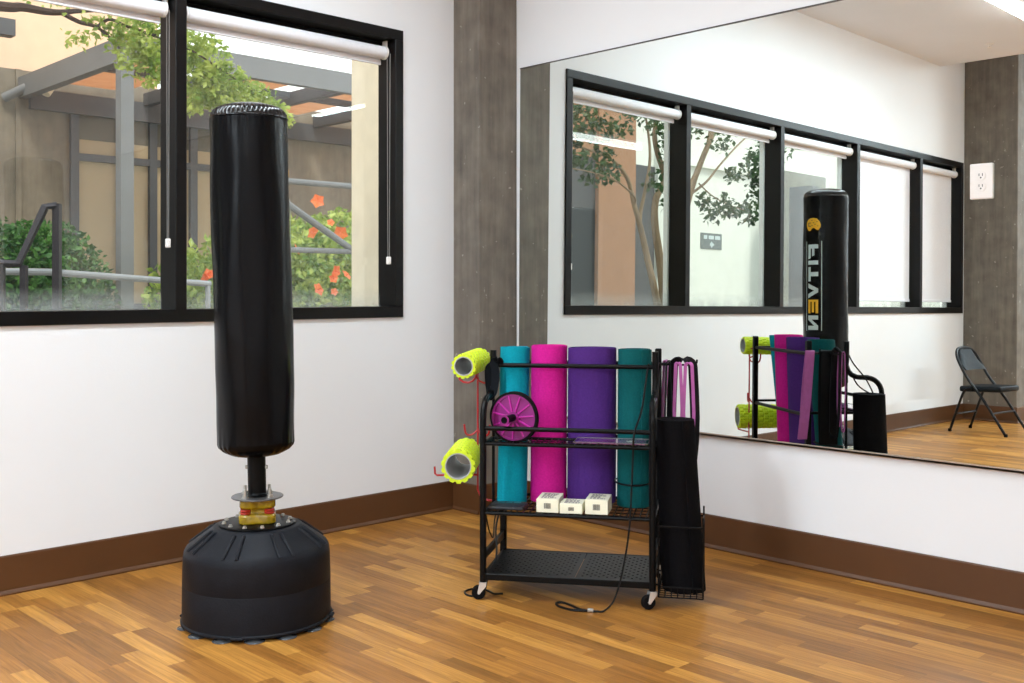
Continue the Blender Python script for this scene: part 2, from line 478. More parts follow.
bm = B(); skirting(bm, (-6.18, 0.0), (-6.18, -.496), (1, 0)); skirting(bm, (-6.174, -.49), (-6.786, -.49), (0, -1)); skirting(bm, (-6.78, 0), (-6.78, -.496), (-1, 0))
struct(obj('baseboard_far', bm, BASEB), 'brown baseboard round the pillar behind the chair', 'baseboard')

# ------------------------------------------------------------------ ribbon window
FRW = .05
XC = [-0.619 - k * 1.156 for k in range(5)] + [-6.12]
YF, YG = -.012, .118
win = bpy.data.objects.new('window_1', None); COL.objects.link(win); struct(win, 'black framed ribbon window of five panes above the white wall', 'window')
bm = B()
box(bm, (WX0, YF, WZ0), (WX1, .13, WZ0 + FRW + .004), .002); box(bm, (WX0, YF, WZ1 - FRW), (WX1, .13, WZ1), .002)
box(bm, (WX1 - FRW, YF, WZ0 + FRW + .004), (WX1, .13, WZ1 - FRW), .002); box(bm, (WX0, YF, WZ0 + FRW + .004), (WX0 + FRW, .13, WZ1 - FRW), .002)
obj('frame', bm, BLACKF, win)
bm = B(); box(bm, (WX0 + FRW, .09, 2.338), (WX1 - FRW, .128, WZ1 - FRW)); obj('head_stop', bm, BLACKF, win)
for k in range(1, 5):
    bm = B(); box(bm, (XC[k] - FRW / 2, YF, WZ0 + FRW), (XC[k] + FRW / 2, .13, WZ1 - FRW), .002)
    obj('mullion', bm, BLACKF, win)
panes = []
for k in range(5):
    xa = XC[k + 1] + FRW / 2; xb = XC[k] - FRW / 2
    panes.append((xa, xb))
    bm = B(); box(bm, (xa - .004, YG - .003, WZ0 + FRW), (xb + .004, YG + .003, WZ1 - FRW + .004))
    obj('pane', bm, GLASS, win)
    bm = B()      # white strip, its colour standing in for daylight on the mullion's outer side
    box(bm, (xa, .125, WZ0 + .055), (xa + .018, .158, WZ1 - .052))
    obj('daylit_strip', bm, DAYLIT, win)

SHY = .05
def roller_shade(k, drop, label):
    xa, xb = panes[k]
    xa += .016; xb -= .016
    zc = 2.318
    t = thing('roller_shade', label, 'window shade', ((xa + xb) / 2, SHY, zc), 0, 'roller shades in the window bays')
    h = (xb - xa) / 2
    bm = B(); cyl(bm, (-h + .012, 0, 0), (h - .012, 0, 0), .031, 24)
    obj('roll', bm, SHADE, t, True)
    bm = B(); box(bm, (-h + .012, .024, -drop), (h - .012, .0265, .0))
    obj('fabric', bm, SHADE, t)
    bm = B(); box(bm, (-h + .012, .018, -drop - .022), (h - .012, .030, -drop), .002)
    obj('hem_bar', bm, SHADE, t)
    for s in (-1, 1):
        bm = B(); lathe(bm, [(0, 0), (.034, 0), (.034, .009), (.012, .012), (0, .012)], 24, Matrix.Translation((s * h - (.012 if s > 0 else 0), 0, 0)) @ Matrix.Rotation(R(90), 4, 'Y'))
        box(bm, (s * h - .006, -.012, 0), (s * h + .006, .02, .06), .002)
        obj('bracket', bm, WPLAST, t, True)
    zt = 1.30 - zc if k == 0 else 1.35 - zc
    if drop > .5: zt = 1.08 - zc
    bm = B()
    for s in (-1, 1):
        tube(bm, [(h - .004, -.010 + s * .012 - .022, -.01), (h - .004, -.010 + s * .010 - .022, -.3), (h - .004, -.032 + s * .006, zt)], .0022, 6)
    obj('bead_chain', bm, CHAIN, t)
    bm = B(); box(bm, (h - .012, -.044, zt - .034), (h + .004, -.020, zt + .004), .004, segs=2)
    obj('chain_weight', bm, WPLAST, t)
    return t
roller_shade(0, .035, 'rolled up white roller shade in the window bay nearest the concrete corner pillar')
roller_shade(1, .035, 'rolled up white roller shade in the window bay second from the corner, beside the first')
roller_shade(2, .035, 'rolled up white roller shade in the middle window bay, above the reflected punching bag')
roller_shade(3, 1.19, 'white roller shade pulled down beside the reflected punching bag')
roller_shade(4, 1.19, 'white roller shade pulled down in the last bay beside the far concrete pillar')

# ------------------------------------------------------------------ mirror + outlet
M1, M2 = -.00104, .00699
def mx_(y, z): return M1 * (y + 1.71) + M2 * (z - 1.14)
def mirror_slab(y0, y1, z0, z1, th):
    bm = B()
    c = [(y0, z0), (y1, z0), (y1, z1), (y0, z1)]
    f = [bm.verts.new((mx_(y, z), y, z)) for y, z in c]; b = [bm.verts.new((mx_(y, z) + th, y, z)) for y, z in c]
    fr = bm.faces.new(f); bm.faces.new(list(reversed(b)))
    for k in range(4):
        q = bm.faces.new((f[k], b[k], b[(k + 1) % 4], f[(k + 1) % 4])); q.material_index = 1
    return bm
mir = thing('wall_mirror', 'large frameless mirror covering the right wall', 'mirror', (0, 0, 0))
obj('mirror_glass', mirror_slab(-4.4, -.232, .505, 2.294, .005), [MIRR, MEDGE], mir)
bm = B(); box(bm, (-.0085, -4.4, .497), (XR, -.232, .5045)); box(bm, (-.0085, -4.4, .497), (-.0065, -.232, .509))
obj("bottom_channel", bm, CHANNEL, mir)

bm = B()
for z0 in (2.294,):
    box(bm, (mx_(-1, 2.294) - .004, -4.4, z0), (XR, -.232, z0 + .005))
obj('top_edge_shadow', bm, MEDGE, mir)  # dark strip drawn for the shadow gap and bevelled edge above the glass
OY, OZ = -2.602, 1.531
out = thing('power_outlet', 'white electrical outlet plate set in the mirror', 'outlet', (mx_(OY, OZ) - .001, OY, OZ), R(-90))
# local: x along the wall, -y towards the room ... plate faces -X in world
bm = B(); box(bm, (-.041, -.007, -.064), (.041, .0, .064), .004, segs=2)
obj('cover_plate', bm, WPLAST, out)
for s in (-1, 1):
    bm = B(); lathe(bm, [(0, 0), (.0175, 0), (.0175, .0025), (.0165, .0032), (0, .0032)], 28, Matrix.Translation((0, -.007, s * .0195)) @ Matrix.Rotation(R(90), 4, 'X'))
    rc = obj('receptacle', bm, WPLAST, out, True)
    bm = B()
    for x in (-.006, .006): box(bm, (x - .0011, -.0112, s * .0195 - .001), (x + .0011, -.0100, s * .0195 + .0085))
    lathe(bm, [(0, 0), (.0028, 0), (.0028, .001), (0, .001)], 10, Matrix.Translation((0, -.0102, s * .0195 - .007)) @ Matrix.Rotation(R(90), 4, 'X'))
    obj('slots', bm, INK, rc)

# ------------------------------------------------------------------ ceiling lamps
def linear_lamp(p, q, watts, label, z=3.16, hg=.08):
    p = Vector((*p, z)); q = Vector((*q, z)); d = (q - p); ln = d.length; ang = math.atan2(d.y, d.x); c = (p + q) / 2
    t = thing('linear_lamp', label, 'ceiling lamp', c, ang, 'linear ceiling lamps')
    bm = B(); box(bm, (-ln / 2, -.045, hg - .002), (ln / 2, .045, hg + .029), .003)
    obj('housing', bm, HOUSING, t)
    bm = B(); box(bm, (-ln / 2 + .004, -.05, 0), (ln / 2 - .004, .05, hg), .015, segs=3)
    obj('diffuser', bm, LAMP, t)
    ld = bpy.data.lights.new('lamp_light', 'AREA'); ld.shape = 'RECTANGLE'; ld.size = ln - .02; ld.size_y = .10; ld.energy = watts
    ld.color = (.775, .91, 1.0)
    lo = bpy.data.objects.new('lamp_light', ld); COL.objects.link(lo); lo.parent = t; lo.location = (0, 0, -.004)
    return t
linear_lamp((-1.3, -1.28), (-4.4, -1.28), 88, 'linear ceiling lamp running along the window wall, seen at the top edge of the mirror', 3.2, .04)
linear_lamp((-3.5, -4.68), (-7.4, -4.68), 150, 'linear ceiling lamp out in the room, reflected as a white bar in the mirrored window')
linear_lamp((-3.05, -4.93), (-3.05, -6.1), 22, 'linear ceiling lamp reflected as a short streak in the window over the cream pier', 3.225, .014)
linear_lamp((-7.8, -2.6), (-10.2, -2.6), 400, 'added unseen linear lamp lighting the room from beyond the far concrete pillar', 3.84)  # added out of view so the far pillar shades the window wall
bm = B(); lathe(bm, [(0, 0), (.012, 0), (.014, -.012), (.008, -.016), (.008, -.028), (.018, -.030), (.018, -.033), (0, -.033)], 20)
lathe(bm, [(0, 0), (.034, 0), (.030, -.006), (0, -.006)], 24)
tag(obj('fire_sprinkler', bm, WPLAST, None, True, (-5.1, -.65, ZC)), 'small white fire sprinkler head on the ceiling near the far pillar', 'sprinkler')

# ------------------------------------------------------------------ punching bag
BAGP = (-1.947, -.913, 0)
bag = thing('punching_bag', 'tall black freestanding punching bag on a heavy round black base', 'punching bag', BAGP)
BAGTILT = Matrix.Translation((0, 0, .40)) @ Matrix.Rotation(-.022, 4, Vector((.6975, .7166, 0))) @ Matrix.Translation((0, 0, -.40))
prof = [(0, .012), (.255, .012), (.2555, .018), (.250, .022), (.2505, .05), (.2495, .14), (.2485, .143), (.2495, .146), (.247, .232), (.244, .25), (.237, .263), (.225, .272), (.152, .325), (.147, .3295), (.140, .331), (0, .331)]
bm = B(); lathe(bm, prof, 96)
base = obj('base', bm, BPLAST, bag, True)
# raised ribs moulded on the shoulder, in pairs
for k in range(8):
    a = 2 * PI * k / 8 - R(7.5)
    for da in (-.10, .10):
        bm = B()
        M = Matrix.Rotation(a + da, 4, 'Z')
        p = [(.232, .2655), (.160, .3185)]
        tube(bm, [M @ Vector((p[0][0] + .004, 0, p[0][1] - .003)), M @ Vector((p[0][0], 0, p[0][1] + .002)), M @ Vector((p[1][0], 0, p[1][1] + .002)), M @ Vector((p[1][0] - .006, 0, p[1][1] + .001))], .0065, 8)
        obj('shoulder_rib', bm, BPLAST, base, True)
for k in range(14):
    a = 2 * PI * k / 14 + .1
    bm = B(); lathe(bm, [(0, .0012), (.034, .0012), (.032, .003), (.018, .006), (.010, .013), (0, .013)], 20, Matrix.Translation((.234 * math.cos(a), .234 * math.sin(a), 0)))
    obj('suction_cup', bm, SUCK, bag, True)
for a in (R(135), R(-45), R(45), R(225)):
    bm = B(); M = Matrix.Rotation(a, 4, 'Z'); box(bm, (.243, -.022, .012), (.264, .022, .021), .003, M)
    obj('rim_lug', bm, BPLAST, base)
bm = B(); lathe(bm, [(.05, .331), (.128, .331), (.130, .333), (.130, .337), (.126, .339), (.05, .339)], 64)
obj('ring_plate', bm, BSTEEL, bag, True)
for k in range(12):
    a = 2 * PI * k / 12 + .13
    bm = B(); lathe(bm, [(0, .339), (.0085, .339), (.0085, .342), (.006, .3435), (.006, .347), (0, .348)], 6, Matrix.Translation((.112 * math.cos(a), .112 * math.sin(a), 0)))
    obj('bolt', bm, ZINC, bag)
# four-lobed amber spring block with red washers at its waist
A0 = R(15)
def lobes(r, z, a, k=.15): return r * (1 + k * math.cos(4 * (a - A0))) if r > .042 else r
bm = B(); lathe(bm, [(0, .339), (.062, .339), (.067, .343), (.0675, .366), (.063, .372), (.047, .374), (.045, .382), (.047, .390), (.061, .393), (.065, .398), (.0645, .419), (.059, .423), (0, .423)], 64, rmod=lobes)
spring = obj('spring_block', bm, AMBER, bag, True)
for k in range(4):
    a = k * PI / 2 + A0
    bm = B()
    for z in (.377, .386): lathe(bm, [(0, z - .004), (.016, z - .004), (.0185, z), (.016, z + .004), (0, z + .004)], 20, Matrix.Translation((.056 * math.cos(a), .056 * math.sin(a), 0)))
    obj('red_washers', bm, REDP, spring, True)['label'] = 'red rubber washers'
bm = B(); lathe(bm, [(0, .423), (.087, .423), (.0885, .4245), (.0885, .4265), (.087, .428), (0, .428)], 56)
obj('top_flange', bm, BSTEELP, bag, True)
for k in range(4):
    a = k * PI / 2 + A0
    bm = B(); MT = Matrix.Translation((.058 * math.cos(a), .058 * math.sin(a), 0))
    lathe(bm, [(0, .428), (.0125, .428), (.0125, .430), (.0095, .431), (.0095, .438), (.0055, .439), (.005, .458), (0, .459)], 12, MT)
    obj('flange_bolt', bm, ZINC, bag, True)
bm = B(); lathe(bm, [(.031, .421), (.031, .60), (0, .60)], 32, BAGTILT); lathe(bm, [(.042, .428), (.033, .434), (.031, .440)], 32, BAGTILT)
post = obj('post', bm, BSTEEL, bag, True)
rt = Vector((.7166, -.6975, 0))
for s in (-1, 1):
    bm = B(); c = BAGTILT @ Vector((0, 0, .527)); cyl(bm, c + rt * s * .028, c + rt * s * .038, .0065, 12)
    obj('cross_bolt', bm, ZINC, post, True)
# the bag itself
RB = .1325
def bagr(r, z, a):
    d = .0018 * math.sin(3 * a + 4 * z) + .0014 * math.sin(5 * a - 9 * z + 1.0) + .0006 * math.sin(11 * a + 2.3 * z) + .0010 * math.sin(2 * a + 23 * z) * math.sin(7 * z + a)
    top = max(0, (z - 1.66) / .08) if z < 1.745 else 1
    d += .0016 * min(1, top) * math.sin(44 * a) if z > 1.66 else 0
    bot = max(0, min(1, (.66 - z) / .06))
    d += .0014 * bot * math.sin(26 * a)
    return r + d * (1 if r > .09 else .3)
prof = [(0, .5655), (.05, .566), (.085, .573), (.112, .586), (.127, .601), (.1305, .612)]
n = 34
prof += [(RB - .0022 + .0022 * math.sin(PI * i / n), .62 + (1.722 - .62) * i / n) for i in range(n + 1)]
prof += [(.1305, 1.727), (.1285, 1.7285), (.1300, 1.731)]
bm = B(); lathe(bm, prof, 132, BAGTILT, bagr)
body = obj('bag_body', bm, VINYL, bag, True, angle=60)
def gat(r, z, a):
    k = .0042 if .10 < r < .127 else (.0015 if r > .08 else 0)
    return r + k * math.sin(46 * a)
def gz(bm0): pass
bm = B(); n0 = 0
tp = [(.1300, 1.7305), (.1285, 1.737), (.1255, 1.745), (.1205, 1.753), (.1135, 1.760), (.104, 1.7665), (.090, 1.773), (.070, 1.7785), (.045, 1.782), (.02, 1.783), (0, 1.783)]
lathe(bm, tp, 138, None, gat)
for v in bm.verts:
    rr = math.hypot(v.co.x, v.co.y); a = math.atan2(v.co.y, v.co.x)
    w = max(0, 1 - abs(rr - .116) / .022)
    v.co.z += .0048 * w * math.sin(46 * a + .8)
    v.co = BAGTILT @ v.co
cap = obj('gathered_cap', bm, VINYLSEAM, body, True, angle=80)
bm = B(); tube(bm, [BAGTILT @ Vector((.1312 * math.cos(2 * PI * k / 64), .1312 * math.sin(2 * PI * k / 64), 1.7295)) for k in range(64)], .0022, 6, True)
obj('seam_cord', bm, VINYLSEAM, body, True)

# print on the bag: mapped round the cylinder; s = arc length from the facing direction, z = height
PHI0 = R(3.5)
def on_bag(s, z, off=.0028):
    a = PHI0 + s / RB
    return BAGTILT @ Vector(((RB + off) * math.cos(a), (RB + off) * math.sin(a), z))
def stroke(bm, quad, ns=6, nz=3, th=.001):
    """quad: four (s, z) corners, laid on the cylinder with a small thickness"""
    (a, b, c, d) = [Vector(q) for q in quad]
    lay = []
    for off in (.0026, .0026 + th):
        g = []
        for i in range(ns + 1):
            u = i / ns; row = []
            for j in range(nz + 1):
                v = j / nz
                q = (a.lerp(b, u)).lerp(d.lerp(c, u), v)
                row.append(bm.verts.new(on_bag(q.x, q.y, off)))
            g.append(row)
        lay.append(g)
    for g, fl in ((lay[1], 0), (lay[0], 1)):
        for i in range(ns):
            for j in range(nz):
                f = [g[i][j], g[i + 1][j], g[i + 1][j + 1], g[i][j + 1]]
                bm.faces.new(f if not fl else list(reversed(f)))
    lo, hi = lay
    rim = [(i, 0) for i in range(ns)] + [(ns, j) for j in range(nz)] + [(i, nz) for i in range(ns, 0, -1)] + [(0, j) for j in range(nz, 0, -1)]
    for k in range(len(rim)):
        p = rim[k]; q = rim[(k + 1) % len(rim)]
        bm.faces.new((lo[p[0]][p[1]], lo[q[0]][q[1]], hi[q[0]][q[1]], hi[p[0]][p[1]]))
# letter strokes in letter space: x along the reading direction (down the bag), y from baseline (0) to cap height (1)
T = .27
LET = {
    'F': [((0, 0), (T, 0), (T, 1), (0, 1)), ((T, .74), (.9, .74), (.96, 1), (T, 1)), ((T, .36), (.72, .36), (.78, .60), (T, .60))],
    'I': [((0, 0), (T, 0), (T, 1), (0, 1))],
    'T': [((.0, .74), (.95, .74), (.95, 1), (0, 1)), ((.34, 0), (.62, 0), (.62, .74), (.34, .74))],
    'V': [((0, 1), (.30, 1), (.60, 0), (.36, 0)), ((.36, 0), (.60, 0), (.98, 1), (.70, 1))],
    'E': [((0, 0), (.9, 0), (.9, .24), (0, .24)), ((0, .38), (.84, .38), (.84, .62), (0, .62)), ((0, .76), (.9, .76), (.9, 1), (0, 1)), ((0, .24), (.14, .24), (.14, .38), (0, .38)), ((0, .62), (.14, .62), (.14, .76), (0, .76))],
    'N': [((0, 0), (T, 0), (T, 1), (0, 1)), ((T, 1), (T, .62), (.68, 0), (.68, .38)), ((.68, 0), (.95, 0), (.95, 1), (.68, 1))],
}
ADV = {'F': 1.06, 'I': .42, 'T': 1.08, 'V': 1.08, 'E': 1.04, 'N': 1.0}
CAPH, LW = .066, .091
z = 1.436
S0 = -CAPH / 2
for ch in 'FITVEN':
    bm = B()
    for q in LET[ch]:
        # letters turned so the word reads downwards, cap tops towards +s
        stroke(bm, [(S0 + y * CAPH, z - x * LW) for x, y in q])
    obj('letter', bm, GOLD if ch == 'E' else WPRINT, body)['label'] = ('yellow' if ch == 'E' else 'pale') + ' printed letter ' + ch
    z -= ADV[ch] * LW
zb = z
bm = B(); stroke(bm, [(S0 - .022, zb), (S0 - .018, zb), (S0 - .018, 1.455), (S0 - .022, 1.455)], 2, 20)
obj('printed_line', bm, WPRINT, body)
bm = B(); stroke(bm, [(-S0 + .014, zb), (-S0 + .017, zb), (-S0 + .017, 1.455), (-S0 + .014, 1.455)], 2, 20)
obj('printed_line', bm, WPRINT, body)
# animal head emblem: yellow patch with a notched jaw and dark markings
poly = [(-.046, 1.539), (-.047, 1.554), (-.040, 1.574), (-.024, 1.591), (-.004, 1.595), (.018, 1.594), (.036, 1.586), (.044, 1.572), (.046, 1.552), (.042, 1.534), (.030, 1.519), (.016, 1.520), (.010, 1.530), (-.002, 1.536), (-.014, 1.531), (-.022, 1.524), (-.034, 1.521)]
bm = B(); ctr = (0.004, 1.562); nr = 5
lay = []
for off in (.0026, .0037):
    rings = []
    for j in range(1, nr + 1):
        rings.append([bm.verts.new(on_bag(ctr[0] + (s - ctr[0]) * j / nr, ctr[1] + (zz - ctr[1]) * j / nr, off)) for s, zz in poly])
    c0 = bm.verts.new(on_bag(*ctr, off)); m = len(poly)
    for k in range(m):
        bm.faces.new((c0, rings[0][k], rings[0][(k + 1) % m]))
        for j in range(nr - 1): bm.faces.new((rings[j][k], rings[j + 1][k], rings[j + 1][(k + 1) % m], rings[j][(k + 1) % m]))
    lay.append(rings[-1])
for k in range(m): bm.faces.new((lay[0][k], lay[0][(k + 1) % m], lay[1][(k + 1) % m], lay[1][k]))
emb = obj('emblem', bm, GOLD, body)
bm = B()
def dab(s, zz, w, h, sk=0):
    stroke(bm, [(s - w, zz - h), (s + w, zz - h), (s + w + sk, zz + h), (s - w + sk, zz + h)], 2, 2, .0022)
for q in ((.024, 1.566, .009, .0022, 0), (.030, 1.556, .0022, .010, 0), (.022, 1.546, .008, .002, 0), (-.006, 1.566, .004, .002, .004), (-.014, 1.556, .0035, .002, 0), (.004, 1.550, .0035, .002, .003), (-.026, 1.572, .004, .0018, 0), (-.030, 1.546, .003, .0018, 0), (.006, 1.582, .004, .0018, 0)): dab(*q)
obj('emblem_markings', bm, INK, emb)
# ------------------------------------------------------------------ storage cart (local x = along the front, y = towards the wall)
CA = math.atan2(-.823, .567)
CO = Vector((-1.228, -1.285, 0))
A3 = Vector((.567, -.823, 0)); B3 = Vector((.823, .567, 0))
def CW(w, d, z=0.0): return CO + A3 * w + B3 * d + Vector((0, 0, z))
CWID, CDEP, CMID = .62, .372, .180
cart = thing('storage_cart', 'black metal gym storage cart on casters holding rolled mats', 'cart', CW(0, 0), CA)
HP = .0125
for x in (0, CWID):
    # front leg bends back into the tall middle post
    pts = [(x, 0, .06), (x, 0, .66)] + [(x, .075 - .075 * math.cos(t), .66 + .075 * math.sin(t)) for t in [R(a) for a in (15, 30, 45, 60, 75)]] + [(x, .075, .737), (x, .115, .738)] + \
          [(x, .115 + .07 * math.sin(t), .808 - .07 * math.cos(t)) for t in [R(a) for a in (15, 35, 55, 75)]] + [(x, CMID, .82), (x, CMID, .908)]
    bm = B(); tube(bm, pts, HP, 10)
    sf = obj('bent_leg', bm, BSTEEL, cart, True)
    bm = B(); tube(bm, [(x, CMID, .30), (x, CMID, .80)], .006, 8); obj('stay_rod', bm, BSTEEL, cart, True)
    bm = B(); box(bm, (x - .0125, CDEP - .0125, .06), (x + .0125, CDEP + .0125, .91), .003); obj('back_post', bm, BSTEEL, cart)
    for z, hh in ((.157, .016),):
        bm = B(); box(bm, (x - .006, 0, z - hh), (x + .006, CDEP, z + hh), .002); obj('side_brace', bm, BSTEEL, cart)
    bm = B(); box(bm, (x - .008, 0, .308), (x + .008, CDEP, .322), .002); obj('side_rail', bm, BSTEEL, cart)
    bm = B(); box(bm, (x - .008, 0, .565), (x + .008, CDEP, .577), .002); obj('side_rail', bm, BSTEEL, cart)
    bm = B(); cyl(bm, (x, CMID, .852), (x, CDEP, .852), .006, 8); obj('side_rail', bm, BSTEEL, cart, True)
for (d, z, r, nm) in ((CMID, .850, .0085, 'front_rail'), (0, .630, .0085, 'front_rail'), (CDEP, .850, .0085, 'back_rail'), (CDEP, .560, .0085, 'back_rail')):
    bm = B(); cyl(bm, (0, d, z), (CWID, d, z), r, 12); obj(nm, bm, BSTEEL, cart, True)
# wire shelves
def wire_shelf(y0, y1, z, nx, ny, name):
    bm = B()
    tube(bm, [(0, y0, z), (CWID, y0, z)], .007, 8)
    tube(bm, [(0, y1, z), (CWID, y1, z)], .006, 8)
    for i in range(1, nx): tube(bm, [(CWID * i / nx, y0, z), (CWID * i / nx, y1, z)], .0022, 6)
    for j in range(1, ny): tube(bm, [(0, y0 + (y1 - y0) * j / ny, z - .004), (CWID, y0 + (y1 - y0) * j / ny, z - .004)], .0022, 6)
    return obj(name, bm, BSTEEL, cart, True)
wire_shelf(0, .165, .573, 24, 4, 'wire_shelf')
wire_shelf(0, CDEP, .318, 26, 7, 'wire_shelf')
# perforated bottom tray: two pressed panels on a lipped frame
bm = B()
box(bm, (0, -.006, .072), (CWID, .006, .096), .002); box(bm, (0, CDEP - .006, .072), (CWID, CDEP + .006, .096), .002)
box(bm, (-.004, 0, .072), (.006, CDEP, .096), .002); box(bm, (CWID - .006, 0, .072), (CWID + .004, CDEP, .096), .002)
tray = obj('bottom_tray', bm, BSTEEL, cart)
def perforated(x0, x1, y0, y1, z, nx, ny):
    bm = B(); dx = (x1 - x0) / nx; dy = (y1 - y0) / ny
    for i in range(nx):
        for j in range(ny):
            a, b = x0 + dx * i, y0 + dy * j
            hole = 1 <= j <= ny - 2 and 1 <= i <= nx - 2 and (i + j) % 2 == 0
            if not hole: box(bm, (a, b, z), (a + dx, b + dy, z + .003))
            else:
                k = .22
                box(bm, (a, b, z), (a + dx * k, b + dy, z + .003)); box(bm, (a + dx * (1 - k), b, z), (a + dx, b + dy, z + .003))
                box(bm, (a + dx * k, b, z), (a + dx * (1 - k), b + dy * .3, z + .003)); box(bm, (a + dx * k, b + dy * .7, z), (a + dx * (1 - k), b + dy, z + .003))
    bmesh.ops.remove_doubles(bm, verts=bm.verts, dist=1e-5)
    return bm
obj('tray_panel', perforated(.008, .338, .006, CDEP - .006, .092, 22, 18), BSTEEL, tray)
obj('tray_panel', perforated(.341, CWID - .008, .006, CDEP - .006, .092, 18, 18), BSTEEL, tray)
def caster(x, y, ang):
    e = bpy.data.objects.new('caster', None); COL.objects.link(e); e.parent = cart; e.location = (x, y, 0); e.rotation_euler = (0, 0, ang)
    M = Matrix.Translation((.016, 0, .026)) @ Matrix.Rotation(R(90), 4, 'X')
    bm = B(); lathe(bm, [(.006, -.011), (.023, -.011), (.026, -.006), (.026, .006), (.023, .011), (.006, .011)], 28, M); obj('wheel', bm, RUBBER, e, True)
    bm = B()
    for s in (-1, 1):
        prism(bm, [(-.013, .064), (.013, .064), (.020, .030), (.019, .022), (.013, .021), (.008, .027), (-.011, .050)], -.001, .001, Matrix.Translation((0, s * .0135, 0)) @ Matrix.Rotation(R(90), 4, 'X'))
    box(bm, (-.013, -.0145, .062), (.014, .0145, .0645))
    cyl(bm, (.015, -.0165, .026), (.015, .0165, .026), .0045, 10)
    cyl(bm, (0, 0, .060), (0, 0, .068), .009, 12)
    obj('fork', bm, CHROME, e)['label'] = 'chrome caster fork'
caster(0, 0, R(192)); caster(CWID, 0, R(205)); caster(0, CDEP, R(40)); caster(CWID, CDEP, R(10))
# wire basket on the right-hand side
BX0, BX1, BY0, BY1 = CWID + .022, CWID + .178, -.012, .20
bm = B()
for z, r in ((.048, .0028), (.084, .0028), (.298, .0034)):
    tube(bm, [(BX0, BY0, z), (BX1, BY0, z), (BX1, BY1, z), (BX0, BY1, z)], r, 6, True)
for x, y in ((BX0, BY0), (BX1, BY0), (BX1, BY1), (BX0, BY1)):
    tube(bm, [(x, y, .048), (x, y, .335 if x == BX1 else .31)], .0032, 6)
for i in range(1, 7):
    x = BX0 + (BX1 - BX0) * i / 7
    tube(bm, [(x, BY0, .084), (x, BY0, .048), (x, BY1, .048), (x, BY1, .084)], .0018, 5)
for j in range(1, 8):
    y = BY0 + (BY1 - BY0) * j / 8
    tube(bm, [(BX0, y, .084), (BX0, y, .048), (BX1, y, .048), (BX1, y, .084)], .0018, 5)
tube(bm, [(BX0, BY0 + .02, .298), (CWID, .01, .298)], .0032, 6); tube(bm, [(BX0, BY1, .298), (CWID, BY1, .298)], .0032, 6)
tube(bm, [(BX0, BY0 + .02, .084), (CWID, .01, .09)], .0032, 6); tube(bm, [(BX0, BY1, .084), (CWID, BY1 , .09)], .0032, 6)
obj('wire_basket', bm, BSTEEL, cart, True)
bm = B()
for yy, xx in ((.290, .150), (.345, .06)):
    tube(bm, [(CWID, yy, .853), (CWID + xx - .01, yy, .853), (CWID + xx, yy, .862), (CWID + xx + .001, yy, .874)], .004, 8)
obj('side_hook', bm, BSTEEL, cart, True)

# ------------------------------------------------------------------ rolled mats
def roll_mesh(rx, ry, h, t=.0055, turns=None, phase=0.0, lift=.0, flare=0.0, lean=(0, 0)):
    bm = B(); Rm = max(rx, ry); turns = turns or (Rm - .016) / (t * 1.04)
    n = int(turns * 40); rows = []
    for i in range(n + 1):
        th = 2 * PI * i / 40
        r = Rm - t * 1.04 * (th / (2 * PI))
        tel = lift * math.sin(th * .21) * min(1, th / 6)
        row = []
        for q, z in ((r, 0), (r - t, 0), (r - t, h), (r, h)):
            k = (1 + flare * (1 - z / h)) * q / Rm
            row.append(bm.verts.new((rx * k * math.cos(th + phase) + lean[0] * z, ry * k * math.sin(th + phase) + lean[1] * z, z + (tel if z > 0 else 0))))
        rows.append(row)
    for a, b in zip(rows, rows[1:]):
        for k in range(4): bm.faces.new((a[k], a[(k + 1) % 4], b[(k + 1) % 4], b[k]))
    bm.faces.new(rows[0]); bm.faces.new(list(reversed(rows[-1])))
    return bm
def mat_roll(w, d, z, rx, ry, h, m, label, ph, **kw):
    o = obj('yoga_mat', roll_mesh(rx, ry, h, phase=ph, **kw), m, None, True, CW(w, d, z), 50)
    o.rotation_euler = (0, 0, CA)
    return tag(o, label, 'yoga mat', 'yoga mats rolled on the cart')
ZS = .3255
mat_roll(.068, .196, ZS, .061, .061, .588, TEAL, 'rolled teal yoga mat behind the magenta wheel at the cart left end', R(250), lift=.004, lean=(0, .115))
mat_roll(.203, .258, ZS, .072, .074, .596, MAGENTA, 'rolled magenta pink yoga mat between the teal and the purple rolls', R(200), lift=.003, lean=(0, .04))
mat_roll(.371, .258, ZS, .097, .078, .588, PURPLE, 'thick rolled purple yoga mat, widest roll on the cart', R(20), lift=.003, lean=(0, .04))
mat_roll(.5355, .216, ZS, .0665, .064, .585, GREEN, 'rolled dark green yoga mat at the cart right end', R(300), lift=.003, lean=(0, .09))
# black mat standing in the basket, outer turn sprung open at the foot
bm = roll_mesh(.075, .074, .616, t=.008, phase=R(-62), flare=.10, lean=(-.055, .005))
o = obj('yoga_mat', bm, BLACKFOAM, None, True, CW(CWID + .106, .104, .0515), 50); o.rotation_euler = (0, 0, CA)
tag(o, 'black rubber mat rolled upright in the wire basket on the cart side', 'yoga mat', 'yoga mats rolled on the cart')

